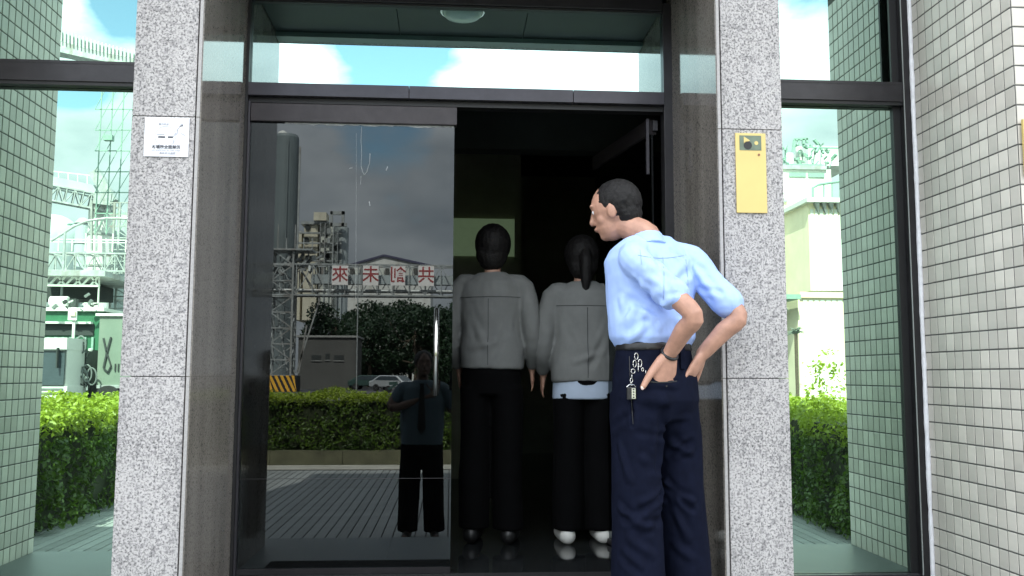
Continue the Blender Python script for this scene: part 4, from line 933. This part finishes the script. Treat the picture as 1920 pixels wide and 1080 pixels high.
# ------------------------------------------------------------------ people
class Body:
    """limbs and trunk lofted through joints, then fused into one continuous skin"""
    def __init__(s): s.mb = MB()
    def limb(s, pts, rad, n=14):
        pts = [Vector(p) for p in pts]
        # Catmull-Rom refinement so that limbs taper and bend smoothly
        P, Q = [], []
        for i in range(len(pts)-1):
            p0, p1, p2, p3 = pts[max(i-1, 0)], pts[i], pts[i+1], pts[min(i+2, len(pts)-1)]
            for k in range(4):
                t = k/4; P.append(.5*((2*p1)+(p2-p0)*t+(2*p0-5*p1+4*p2-p3)*t*t+(3*p1-p0-3*p2+p3)*t**3)); Q.append(rad[i]+(rad[i+1]-rad[i])*t)
        P.append(pts[-1]); Q.append(rad[-1])
        s.mb.tube(P, Q, n); s.ball(P[0], Q[0]); s.ball(P[-1], Q[-1]); return s
    def ball(s, c, r, sc=(1, 1, 1), rot=None, n=12):
        base = len(s.mb.v); c = Vector(c); M3 = rot or Matrix.Identity(3); rings = n//2+1
        for i in range(rings+1):
            th = math.pi*i/rings
            for k in range(n):
                ph = 2*math.pi*k/n; v = Vector((math.sin(th)*math.cos(ph)*r*sc[0], math.sin(th)*math.sin(ph)*r*sc[1], math.cos(th)*r*sc[2]))
                s.mb.v.append(tuple(c+M3 @ v))
        for i in range(rings):
            for k in range(n): k2 = (k+1) % n; s.mb.f.append((base+i*n+k, base+(i+1)*n+k, base+(i+1)*n+k2, base+i*n+k2))
        return s
    def loft(s, secs, side, n=26, pw=2.0):
        """secs: (centre, half width along side, half depth); side: unit vector or one per section; pw>2 makes squarer sections"""
        base = len(s.mb.v)
        for i, (c, a, b) in enumerate(secs):
            c = Vector(c); ax = (Vector(secs[min(i+1, len(secs)-1)][0])-Vector(secs[max(i-1, 0)][0])).normalized()
            sd = side[i] if isinstance(side, list) else side
            sd = (sd-ax*sd.dot(ax)).normalized(); fw = ax.cross(sd)
            for k in range(n):
                t = 2*math.pi*k/n; cx_, sx_ = math.cos(t), math.sin(t)
                u = math.copysign(abs(cx_)**(2/pw), cx_); w = math.copysign(abs(sx_)**(2/pw), sx_)
                s.mb.v.append(tuple(c+sd*(a*u)+fw*(b*w)))
        for i in range(len(secs)-1):
            for k in range(n): k2 = (k+1) % n; s.mb.f.append((base+i*n+k, base+i*n+k2, base+(i+1)*n+k2, base+(i+1)*n+k))
        s.mb.f.append(tuple(base+k for k in range(n))[::-1]); s.mb.f.append(tuple(base+(len(secs)-1)*n+k for k in range(n)))
        return s
    def build(s, name, m, parent, voxel=.009, smooth=3, folds=None, wrinkle=0, wscale=(6, 6, 3)):
        me = s.mb.mesh(name+'_raw'); tmp = bpy.data.objects.new(name+'_tmp', me); COL.objects.link(tmp)
        rm = tmp.modifiers.new('r', 'REMESH'); rm.mode = 'VOXEL'; rm.voxel_size = voxel; rm.use_smooth_shade = True
        sm = tmp.modifiers.new('s', 'SMOOTH'); sm.factor = .5; sm.iterations = smooth
        dg = bpy.context.evaluated_depsgraph_get(); dg.update()
        out = bpy.data.meshes.new_from_object(tmp.evaluated_get(dg)); bpy.data.objects.remove(tmp); bpy.data.meshes.remove(me)
        out.name = name
        n = len(out.vertices); co = np.empty(n*3); out.vertices.foreach_get('co', co); co = co.reshape(-1, 3)
        no = np.empty(n*3); out.vertices.foreach_get('normal', no); no = no.reshape(-1, 3)
        d = np.zeros(n)
        for (p, q, amp, w) in (folds or []):
            p = np.array(p); q = np.array(q); e = q-p; L2 = e@e; t = np.clip((co-p)@e/L2, 0, 1); dist = np.linalg.norm(co-(p+t[:, None]*e), axis=1)
            x = dist/w; d += amp*(np.exp(-x*x)-.55*np.exp(-(x-1.9)**2))*np.sin(math.pi*np.clip(t*.9+.05, 0, 1))**.5
        if wrinkle:
            for i in range(n):
                c = co[i]; v = Vector((c[0]*wscale[0], c[1]*wscale[1], c[2]*wscale[2]))
                d[i] += wrinkle*(mnoise.noise(v)+.5*abs(mnoise.noise(v*2.3+Vector((4, 4, 4)))))
        co = co+no*d[:, None]-np.array(wloc(parent)); out.vertices.foreach_set('co', co.ravel()); out.update()
        out.polygons.foreach_set('use_smooth', [True]*len(out.polygons))
        return link(name, out, m, parent)
def head(b, c, face, up, r=.1, tilt=None):
    """skull, jaw, nose, ears; face = direction looked at"""
    f = face.normalized(); u = (up-f*up.dot(f)).normalized(); s = f.cross(u)
    rot = Matrix((s, f, u)).transposed()
    k = r/.1
    b.ball(c+u*.022*k, .1*k, (.76, .96, .98), rot, 20)
    b.ball(c+f*.030*k-u*.045*k, .1*k, (.60, .62, .66), rot, 16)
    b.ball(c+f*.060*k-u*.082*k, .1*k, (.34, .26, .22), rot, 12)      # chin
    b.limb([c+f*.088*k+u*.022*k, c+f*.103*k-u*.018*k], [.009*k, .014*k], 10)  # nose
    b.ball(c+f*.082*k+u*.042*k, .1*k, (.52, .14, .10), rot)          # brow
    b.ball(c+f*.092*k-u*.050*k, .1*k, (.26, .10, .10), rot)          # lips
    for q in (-1, 1):
        b.ball(c+s*q*.077*k-u*.004*k, .03*k, (.28, .62, 1.05), rot, 10)   # ears
        b.ball(c+s*q*.040*k+f*.050*k-u*.022*k, .03*k, (.8, .8, .9), rot)   # cheeks
    return rot
def hand(b, wrist, direction, palm, spread=.5, curl=.25, side=1, size=1.0, thumb=None):
    """palm, four unequal bent fingers and a thumb leaving the side of the palm near its base"""
    d = direction.normalized(); p = (palm-d*palm.dot(d)).normalized(); a = d.cross(p)*side
    w = Vector(wrist)
    b.loft([(w, .027*size, .019*size), (w+d*.035*size, .036*size, .016*size), (w+d*.075*size, .041*size, .014*size), (w+d*.095*size, .039*size, .012*size)], a, 14)
    for i, (o, L_) in enumerate(((.031, .070), (.0105, .080), (-.0105, .074), (-.030, .058))):
        k0 = w+d*.090*size+a*o*size; dd = (d+a*(o*spread*4)).normalized()
        k1 = k0+(dd)*L_*.45*size; k2 = k1+(dd-p*(-1)*curl).normalized()*L_*.32*size; k3 = k2+(dd+p*curl*2).normalized()*L_*.27*size
        b.limb([k0-d*.03*size, k0, k1, k2, k3], [.0085*size, .0088*size, .0082*size, .0076*size, .0066*size], 8)
    t0 = w+d*.022*size+a*.024*size; td = thumb.normalized() if thumb is not None else (d*.55+a*.83).normalized()
    t1 = t0+td*.040*size; t2 = t1+(td*.9+d*.25).normalized()*.034*size; t3 = t2+(td*.75+d*.4).normalized()*.026*size
    b.limb([w+d*.01*size+a*.01*size, t0, t1, t2, t3], [.016*size, .0155*size, .0125*size, .0105*size, .0085*size], 10)
    return t2, t3

# --- the man in the light blue shirt, seen from behind and his left, hands in his back pockets
FH = R(24); Fm = Vector((-math.sin(FH), math.cos(FH), 0)); Rm = Vector((math.cos(FH), math.sin(FH), 0)); Z = Vector((0, 0, 1))
hip = Vector((at(1226, 700, 3.37).x, 3.37, .895))
man = thing('person', (hip.x, hip.y, 0), 'man in light blue short sleeved shirt and navy trousers, leaning left, hands in back pockets', 'person')
LHp, RHp = hip-Rm*.082-Z*.02, hip+Rm*.082-Z*.02
Lk, Rk = at(1193, 880, 3.33), at(1272, 880, 3.42); La, Ra = at(1196, 1105, 3.34), at(1284, 1105, 3.45)
waist = hip+Z*.115+Fm*.005; chest = hip+Vector((.006, .0, .36))+Fm*.03; shc = hip+Vector((.012, 0, .520))+Fm*.05
Ls, Rs = at(1188, 486, 3.27), at(1296, 490, 3.43)
Le, Re = at(1300, 590, 3.12), at(1384, 592, 3.30)
nk = at(1213, 442, 3.38); hc = at(1155, 397, 3.45)
face = (Fm*.55+Vector((-.80, .0, -.26))).normalized(); hup = (Z+Vector((-.26, .05, 0))).normalized()
# trousers first: the hands are laid on them
tb = Body()
tb.loft([(hip+Z*.150, .142, .100), (hip+Z*.07, .155, .114), (hip-Fm*.006, .166, .126), (hip-Z*.07-Fm*.012, .168, .132), (hip-Z*.13, .163, .118), (hip-Z*.16, .142, .095)], Rm, 34, 2.3)
for h_, k_, a_, sg in ((LHp, Lk, La, -1), (RHp, Rk, Ra, 1)):
    tb.loft([(h_-Z*.03, .083, .112), (h_-Z*.12, .089, .112), (h_+(k_-h_)*.55, .088, .100), (k_+Z*.05, .085, .093), (k_-Z*.06, .086, .094), (k_+(a_-k_)*.5, .089, .098), (a_+Z*.03, .094, .104), (a_-Z*.045, .096, .108)], Rm, 28, 2.25)
tf = []
def tfo(u0, v0, u1, v1, amp, w, d0=3.25, d1=3.25): tf.append((u0, v0, u1, v1, amp, w))
for a in ((1175, 775, 1290, 784, .0045, .012), (1150, 802, 1185, 772, -.006, .012), (1200, 812, 1270, 820, -.006, .012), (1205, 860, 1245, 905, .008, .013),
          (1160, 835, 1180, 900, .007, .013), (1200, 957, 1240, 925, -.014, .012), (1172, 973, 1235, 977, -.012, .012), (1160, 950, 1205, 988, .012, .013), (1215, 990, 1242, 940, .011, .012),
          (1256, 830, 1295, 850, .010, .012), (1255, 852, 1295, 828, -.011, .012), (1248, 905, 1300, 940, .011, .010), (1240, 912, 1300, 957, -.010, .009), (1265, 960, 1290, 1010, .008, .013),
          (1180, 1010, 1225, 1042, .008, .014), (1262, 1020, 1300, 1050, .006, .014), (1182, 738, 1186, 800, -.008, .006), (1243, 770, 1236, 880, -.012, .015), (1165, 1042, 1200, 1075, -.007, .013), (1210, 722, 1268, 724, .007, .012), (1214, 748, 1262, 750, .006, .020), (1208, 714, 1270, 713, -.006, .004)): tfo(*a)

def seg_on(u0, v0, u1, v1, amp, w):
    """a cloth fold given by two points of the figure; its depth comes from the raw mesh"""
    return (surf(RAW, u0, v0), surf(RAW, u1, v1), amp, w)
from mathutils.bvhtree import BVHTree
def bvh(mb): return BVHTree.FromPolygons([Vector(v) for v in mb.v], mb.f)
def surf(tree, px, py, off=0.0):
    d = ray(px, py).normalized(); o = Vector((0, 0, EYE)); h = tree.ray_cast(o, d)
    p = h[0] if h[0] is not None else o+d*(3.3/d.y)
    return p-d*off
RAW = bvh(tb.mb)
trousers = tb.build('trousers', M['pants'], man, voxel=.0065, smooth=3, folds=[seg_on(*f[:4], f[4]*1.35, f[5]) for f in tf], wrinkle=.006, wscale=(9, 9, 3.2))
Lw, Rw = surf(RAW, 1255, 664, .026), surf(RAW, 1294, 664, .010)+Vector((.045, -.01, 0))
b = Body()
b.loft([(hip-Z*.06, .140, .09), (hip+Z*.04, .135, .09), (waist, .125, .08), (chest, .140, .085), (shc-Z*.05, .140, .078), (shc+Z*.02, .09, .06)], Rm)
b.limb([shc-Z*.03, nk, hc-hup*.05], [.062, .052, .050])
rot = head(b, hc, face, hup, .100)
for s_, e_, w_ in ((Ls, Le, Lw), (Rs, Re, Rw)):
    b.limb([shc+(s_-shc)*.5, s_, s_+(e_-s_)*.5, e_, e_+(w_-e_)*.4, w_], [.050, .046, .041, .036, .036, .0265])
for h_, k_, a_ in ((LHp, Lk, La), (RHp, Rk, Ra)):
    b.limb([h_, h_+(k_-h_)*.5, k_, k_+(a_-k_)*.4, a_], [.07, .062, .048, .046, .032])
    b.limb([a_-Z*.03, a_-Z*.05+Fm*.08, a_-Z*.055+Fm*.13], [.032, .028, .020])
tip = surf(RAW, 1238, 745, -.035); thb = surf(RAW, 1208, 714, .012)
t2, t3 = hand(b, Lw, tip-Lw, Fm, side=-1, curl=.04, size=1.26, thumb=thb-(Lw+(tip-Lw).normalized()*.026-Vector((.028, 0, 0))))
tipr = surf(RAW, 1272, 742, -.055)
hand(b, Rw, tipr-Rw, (Fm-Rm*.7).normalized(), side=1, curl=.04, size=1.0, thumb=Vector((-.01, .05, -.09)))
b.build('body', M['skin'], man, voxel=.005, smooth=2)
nb = Body(); nb.ball(t3+(t3-t2)*.12-ray(1208, 714)*.004, .0075, (.9, .6, 1.15)); nb.build('thumbnail', M['nail'], man, voxel=.002, smooth=1)
hb = Body(); hb.ball(hc+hup*.032-face*.017, .1, (.815, .97, .95), rot, 24); hb.ball(hc-face*.046-hup*.016, .1, (.69, .54, .70), rot, 18); hb.ball(hc-face*.004+hup*.006, .1, (.775, .40, .52), rot, 18)
hair = hb.build('hair', M['hair'], man, voxel=.0045, smooth=2, wrinkle=.0030, wscale=(75, 75, 45))
for q in (-1, 1):
    sx = face.cross(hup).normalized(); mbb = Body(); mbb.ball(hc+face*.0775+sx*q*.031+hup*.016, .0105); mbb.build('eye', M['white'], man, voxel=.003, smooth=1)
# shirt: torso with drape over the belt, yoke, collar, short sleeves
sb = Body()
sb.loft([(waist+Z*.012, .148, .106), (waist+Z*.045, .168, .128), (waist+Z*.09, .172, .132), (chest-Z*.07, .172, .128), (chest+Z*.02-Fm*.01, .182, .124), (shc-Z*.070-Fm*.012, .190, .112), (shc-Z*.020-Fm*.01, .168, .092), (shc+Z*.026, .100, .068)], Rm, 30, 2.4)
for s_, e_, f_ in ((Ls, Le, .66), (Rs, Re, .78)):
    sb.limb([shc+(s_-shc)*.35-Z*.010, s_, s_+(e_-s_)*.35, s_+(e_-s_)*f_], [.058, .060, .058, .061])
SRAW = bvh(sb.mb)
sf = [(surf(SRAW, u0, v0), surf(SRAW, u1, v1), amp, w) for (u0, v0, u1, v1, amp, w) in
      ((1180, 640, 1250, 565, .013, .014), (1200, 650, 1275, 605, .013, .013), (1172, 605, 1225, 500, .011, .016), (1240, 560, 1300, 500, -.011, .016), (1215, 520, 1285, 560, .009, .012), (1180, 560, 1240, 592, -.010, .014),
       (1300, 640, 1270, 560, .012, .015), (1225, 470, 1265, 540, .008, .013), (1165, 560, 1195, 648, .010, .012), (1210, 600, 1215, 650, -.009, .010), (1236, 610, 1232, 655, .009, .010), (1300, 500, 1345, 560, .009, .012), (1310, 540, 1352, 548, -.008, .010), (1240, 500, 1262, 520, .009, .009), (1190, 520, 1210, 590, .008, .012), (1262, 470, 1320, 505, -.007, .012))]
shirt = sb.build('shirt', M['shirt'], man, voxel=.0065, smooth=2, folds=sf, wrinkle=.0060, wscale=(12, 12, 6))
cb = Body(); cb.loft([(nk-Z*.052-Fm*.014, .078, .066), (nk-Z*.030-Fm*.006, .070, .061), (nk-Z*.002+Fm*.004, .063, .056)], Rm, 24); cb.build('collar', M['shirt'], man, voxel=.005, smooth=2)
SH = BVHTree.FromObject(shirt, bpy.context.evaluated_depsgraph_get())
def ons(px, py, off=.0012):
    o = Vector((0, 0, EYE))-wloc(man); d = ray(px, py).normalized(); h = SH.ray_cast(o, d)
    return (h[0]+wloc(man)-d*off) if h[0] is not None else None
def seam(pts, name, w=.0022):
    P = [p for p in (ons(u, v) for u, v in pts) if p is not None]
    mb = MB()
    for a, c in zip(P[:-1], P[1:]):
        mb.bar(a, c, .0012, w)
    mb.build(name, M['seam'], man)
seam([(u, 478+6*math.sin((u-1195)/90*3.1)) for u in range(1196, 1290, 6)], 'yoke_seam')
seam([(1200+8*math.sin(k/10), 468+k*7) for k in range(0, 5)], 'sleeve_seam'); seam([(1286+4*math.sin(k/4), 486+k*8) for k in range(0, 9)], 'sleeve_seam')
seam([(1243+2*math.sin(k/3), 482+k*9) for k in range(0, 10)], 'back_pleat', .003)
def strip_on(pts, w, name, m, th=.004):
    mb = MB()
    for a, c in zip(pts[:-1], pts[1:]): mb.bar(a, c, th, w)
    return mb.build(name, m, man)
TR = BVHTree.FromObject(trousers, bpy.context.evaluated_depsgraph_get())
def onp(px, py, off=.002):
    o = Vector((0, 0, EYE))-wloc(man); d = ray(px, py).normalized(); h = TR.ray_cast(o, d)
    return (h[0]+wloc(man)-d*off) if h[0] is not None else at(px, py, 3.25)
strip_on([onp(u, 714+3.0*math.sin((u-1205)/68*3.14)) for u in range(1205, 1274, 8)], .004, 'pocket_welt', M['belt'], .002)
p_ = onp(1250, 724, .001); MB().tube([p_, p_-ray(1250, 724)*.0012], .0035, 10).build('pocket_button', M['belt'], man)
strip_on([onp(u, v) for u, v in ((1180, 668), (1181, 700), (1183, 735), (1185, 770), (1187, 795))], .004, 'side_seam', M['belt'], .002)
bl = Body(); bl.loft([(hip+Z*.108, .155, .112), (hip+Z*.142, .152, .109)], Rm, 34, 2.3); bl.build('belt', M['belt'], man, voxel=.006, smooth=1)
strip_on([surf(RAW, 1279, 640, .014), surf(RAW, 1280, 692, .006)], .012, 'belt_loop', M['pants'], .016)
wd = (Lw-Le).normalized(); wb = MB(); cc_ = Lw-wd*.002
sx = wd.cross(Z).normalized(); sy = wd.cross(sx)
wb.tube([cc_+(sx*math.cos(a)+sy*math.sin(a))*.0300 for a in np.linspace(0, 2*math.pi, 25)], .0062, 8); wb.build('wrist_band', M['belt'], man, smooth=True)
for a_ in (La, Ra):
    sh = Body(); sh.limb([a_-Z*.045-Fm*.03, a_-Z*.045+Fm*.06, a_-Z*.055+Fm*.17], [.046, .046, .036]); o = sh.build('shoe', M['shoe_black'], man, voxel=.008)
# keychain hanging from the belt on the left hip
kc = thing('keychain', onp(1182, 748, .01), 'silver key chain with dark fob hanging from the belt at the left hip', 'keychain')
def ringp(c, r, nrm, name, th=.0016, sc=1.0):
    n_ = Vector(nrm).normalized(); a = n_.cross(Z).normalized(); q = n_.cross(a)
    MB().tube([Vector(c)+a*r*sc*math.cos(t)+q*r*math.sin(t) for t in np.linspace(0, 2*math.pi, 17)], th, 6).build(name, M['chrome'], kc, smooth=True)
fr = Vector((.25, -1, 0))
for (u, v, r, nr, sc) in ((1193, 668, .012, fr, .6), (1190, 682, .013, fr, .5), (1200, 681, .014, fr, .5), (1197, 691, .012, (1, -.3, 0), .5), (1187, 696, .0080, fr, 1), (1185, 706, .0075, (1, -.3, 0), .7), (1184, 713, .0075, fr, .7), (1184, 720, .0085, (.8, -.6, 0), .6), (1205, 693, .0065, fr, .6), (1211, 698, .0065, (1, -.4, 0), .6)):
    ringp(onp(u, v, .006), r, nr, 'chain_link', sc=sc)
c = onp(1184, 732, .014); MB().box(c.x-.017, c.x+.016, c.y-.004, c.y+.010, c.z-.034, c.z+.012).build('fob', M['belt'], kc, bevel=.003)
MB().box(c.x-.0005, c.x+.014, c.y-.0065, c.y-.0045, c.z-.030, c.z+.008).build('fob_plate', M['chrome'], kc)
for k in range(4): MB().tube([(c.x+.0065, c.y-.0078, c.z-.025+.0095*k), (c.x+.0065, c.y-.0068, c.z-.025+.0095*k)], .003, 8).build('fob_button', M['belt'], kc)
MB().tube([c+Vector((-.018, -.002, .012)), c+Vector((-.008, -.004, .021)), c+Vector((.008, -.004, .021)), c+Vector((.016, -.002, .012))], .0018, 6).build('fob_clip', M['chrome'], kc)

# --- two women inside the doorway, backs towards us, in grey jackets and black trousers
def woman(cx, cy, hgt, yaw, label, hem, shirt_hem, shoes, long_hair):
    F_ = Vector((-math.sin(yaw), math.cos(yaw), 0)); S_ = Vector((math.cos(yaw), math.sin(yaw), 0)); k = hgt/1.65
    t = thing('person', (cx, cy, 0), label, 'person'); B0 = Vector((cx, cy, 0))
    def p(s, f, z): return B0+S_*s*k+F_*f*k+Z*z*k
    b = Body()
    b.loft([(p(0, 0, .82), .15, .10), (p(0, 0, .95), .145, .10), (p(0, .01, 1.08), .12, .085), (p(0, .01, 1.25), .14, .09), (p(0, 0, 1.34), .13, .075), (p(0, 0, 1.39), .07, .05)], S_)
    b.limb([p(0, 0, 1.36), p(0, .02, 1.44), p(0, .03, 1.50)], [.05, .046, .046]); hd = p(0, .035, 1.545)
    rot = head(b, hd, (F_+Z*-.15+S_*.25).normalized(), Z, .094*k)
    for q in (-1, 1):
        sh, el, wr = p(q*.165, 0, 1.33), p(q*.215, -.01, 1.07), p(q*.20, .12, .90)
        b.limb([p(q*.09, 0, 1.33), sh, el, wr], [.045, .045, .036, .024]); hand(b, wr, (F_*.5-Z), -S_*q, side=q, size=.9)
        b.limb([p(q*.085, 0, .82), p(q*.085, .01, .48), p(q*.085, 0, .09)], [.075, .052, .035]); b.limb([p(q*.085, -.02, .045), p(q*.09, .10, .035), p(q*.09, .17, .03)], [.026, .026, .020])
    b.build('body', M['skin_in'], t, voxel=.009)
    h = Body(); h.ball(hd+Z*.022*k-F_*.014, .112*k, (.88, .98, 1.0), None, 20); h.ball(hd-F_*.045*k-Z*.03*k, .1*k, (.86, .62, 1.0), None, 16)
    if long_hair: h.limb([hd-F_*.085*k+Z*.03*k, hd-F_*.125*k-Z*.02*k, hd-F_*.12*k-Z*.12*k, hd-F_*.115*k-Z*.21*k], [.030, .034, .032, .012])
    h.build('hair', M['hair'], t, voxel=.007, wrinkle=.003, wscale=(60, 60, 12))
    j = Body(); j.loft([(p(0, 0, hem), .178, .130), (p(0, 0, hem+.12), .180, .132), (p(0, 0, 1.10), .165, .120), (p(0, 0, 1.27), .178, .118), (p(0, -.005, 1.35), .165, .098), (p(0, 0, 1.405), .075, .062)], S_, 30, 2.3)
    for q in (-1, 1): j.limb([p(q*.08, 0, 1.335), p(q*.17, 0, 1.325), p(q*.222, -.01, 1.07), p(q*.207, .10, .93)], [.058, .060, .050, .043])
    jk = j.build('jacket', M['jacket'], t, voxel=.010, wrinkle=.010, wscale=(8, 8, 4), folds=[(p(-.12, -.12, 1.2), p(.0, -.13, 1.0), .008, .018), (p(.12, -.12, 1.15), p(.02, -.13, .95), -.008, .018), (p(-.1, -.13, hem+.1), p(.1, -.13, hem+.16), .007, .016)])
    for (f0, z0, f1, z1, nm) in ((-.16, 1.27, .16, 1.27, 'yoke_seam'), (0, 1.26, 0, hem+.02, 'back_seam')):
        o_ = BVHTree.FromObject(bpy.data.objects[jk.name], bpy.context.evaluated_depsgraph_get()); L_ = []
        for q in range(15):
            a0 = p(f0+(f1-f0)*q/14, -.6, z0+(z1-z0)*q/14)-B0; h_ = o_.ray_cast(a0, F_)
            if h_[0] is not None: L_.append(h_[0]+B0-F_*.0015)
        mb = MB()
        for a, c in zip(L_[:-1], L_[1:]):
            mb.bar(a, c, .003, .003)
        mb.build(nm, M['jacket_seam'], t)
    if shirt_hem:
        u = Body(); u.loft([(p(0, 0, shirt_hem), .176, .122), (p(0, 0, hem+.04), .168, .118)], S_, 28, 2.2); u.build('undershirt', M['undershirt'], t, voxel=.009, wrinkle=.006)
    tr = Body(); tr.loft([(p(0, 0, .98), .15, .11), (p(0, 0, .86), .168, .122), (p(0, 0, .76), .165, .112)], S_, 28)
    for q in (-1, 1): tr.loft([(p(q*.083, 0, .80), .088, .105), (p(q*.086, 0, .48), .082, .088), (p(q*.09, 0, .07), .084, .092)], S_, 22)
    tr.build('trousers', M['black_cloth'], t, voxel=.010, wrinkle=.008)
    for q in (-1, 1):
        s_ = Body(); s_.limb([p(q*.098, -.045, .044), p(q*.10, .05, .042), p(q*.10, .15, .034)], [.046, .046, .038]); s_.build('shoe', shoes, t, voxel=.007)
    return t
woman(.225, 4.98, 1.74, R(-12), 'woman in grey jacket and black trousers with dark shoes, inside nearest the closed glass door', .895, 0, M['shoe_black'], False)
woman(.735, 4.95, 1.68, R(4), 'woman in grey jacket over pale blue shirt with white shoes, inside beside the man', .86, .765, M['shoe'], True)

# --- the photographer on the driveway, seen mirrored in the dark door
ph = thing('person', (-.27, -.13, GZ), 'photographer in blue shirt with dark tie and black trousers, mirrored in the closed door', 'person')
B0 = Vector((-.27, -.13, GZ)); b = Body()
def P_(x, y, z): return B0+Vector((x, y, z))
b.loft([(P_(0, 0, .84), .15, .10), (P_(0, 0, .95), .145, .10), (P_(0, 0, 1.12), .14, .095), (P_(0, 0, 1.30), .16, .10), (P_(0, 0, 1.40), .14, .08), (P_(0, 0, 1.46), .07, .055)], Vector((1, 0, 0)))
b.limb([P_(0, 0, 1.42), P_(0, .01, 1.50), P_(0, .02, 1.55)], [.055, .052, .05]); hd = P_(.01, .03, 1.61); fc = Vector((.12, 1, -.04)).normalized()
rot = head(b, hd, fc, Z, .103)
for q, el, wr in ((1, P_(.30, .00, 1.16), P_(.315, .03, 1.36)), (-1, P_(-.28, .10, 1.20), P_(.12, .10, 1.33))):
    b.limb([P_(q*.10, 0, 1.39), P_(q*.185, 0, 1.38), el, wr], [.052, .052, .042, .027]); hand(b, wr, Vector((-.15*q, -.02, 1)), Vector((0, 1, 0)), side=-q, curl=.5, size=.95)
    b.limb([P_(q*.09, 0, .86), P_(q*.105, .01, .50), P_(q*.12, 0, .09)], [.08, .055, .036]); b.limb([P_(q*.12, -.03, .045), P_(q*.13, .09, .04), P_(q*.14, .17, .03)], [.036, .036, .028])
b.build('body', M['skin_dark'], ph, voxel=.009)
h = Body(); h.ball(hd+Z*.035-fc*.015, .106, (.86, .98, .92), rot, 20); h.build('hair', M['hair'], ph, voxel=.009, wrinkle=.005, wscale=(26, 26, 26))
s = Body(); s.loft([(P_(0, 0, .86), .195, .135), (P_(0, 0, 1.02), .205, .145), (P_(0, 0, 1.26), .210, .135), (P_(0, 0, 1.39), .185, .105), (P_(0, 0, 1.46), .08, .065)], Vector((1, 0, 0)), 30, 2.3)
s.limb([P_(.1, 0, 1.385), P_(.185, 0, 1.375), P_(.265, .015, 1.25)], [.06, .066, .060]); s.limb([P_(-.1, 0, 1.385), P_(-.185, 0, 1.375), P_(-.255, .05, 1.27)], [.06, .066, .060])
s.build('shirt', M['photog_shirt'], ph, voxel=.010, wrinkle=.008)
MB().prism([(B0.x-.022, GZ+1.43), (B0.x+.022, GZ+1.43), (B0.x+.016, GZ+1.40), (B0.x+.040, GZ+1.02), (B0.x, GZ+.95), (B0.x-.040, GZ+1.02), (B0.x-.018, GZ+1.40)], 'y', B0.y+.142, B0.y+.152).build('tie', M['belt'], ph)
s = Body(); s.loft([(P_(0, 0, .90), .188, .128), (P_(0, 0, .84), .205, .138), (P_(0, 0, .76), .20, .125)], Vector((1, 0, 0)), 28)
for q in (-1, 1): s.loft([(P_(q*.100, 0, .80), .102, .12), (P_(q*.112, .01, .48), .098, .10), (P_(q*.125, 0, .06), .096, .10)], Vector((1, 0, 0)), 22)
s.build('trousers', M['black_cloth'], ph, voxel=.010, wrinkle=.007)
for q in (-1, 1):
    s = Body(); s.limb([P_(q*.12, -.05, .04), P_(q*.13, .06, .038), P_(q*.14, .16, .034)], [.042, .042, .032]); s.build('shoe', M['shoe_black'], ph, voxel=.009)
t = thing('mobile_phone', (0.03, -.03, EYE-.14), 'dark phone held up by the photographer, seen mirrored in the door', 'phone')
MB().box(-.015, .061, -.018, -.010, EYE-.145, EYE+.012).build('case', M['belt'], t, bevel=.003)
MB().tube([(0, -.0095, EYE), (0, -.0085, EYE)], .006, 12).build('lens', M['windscreen'], t)
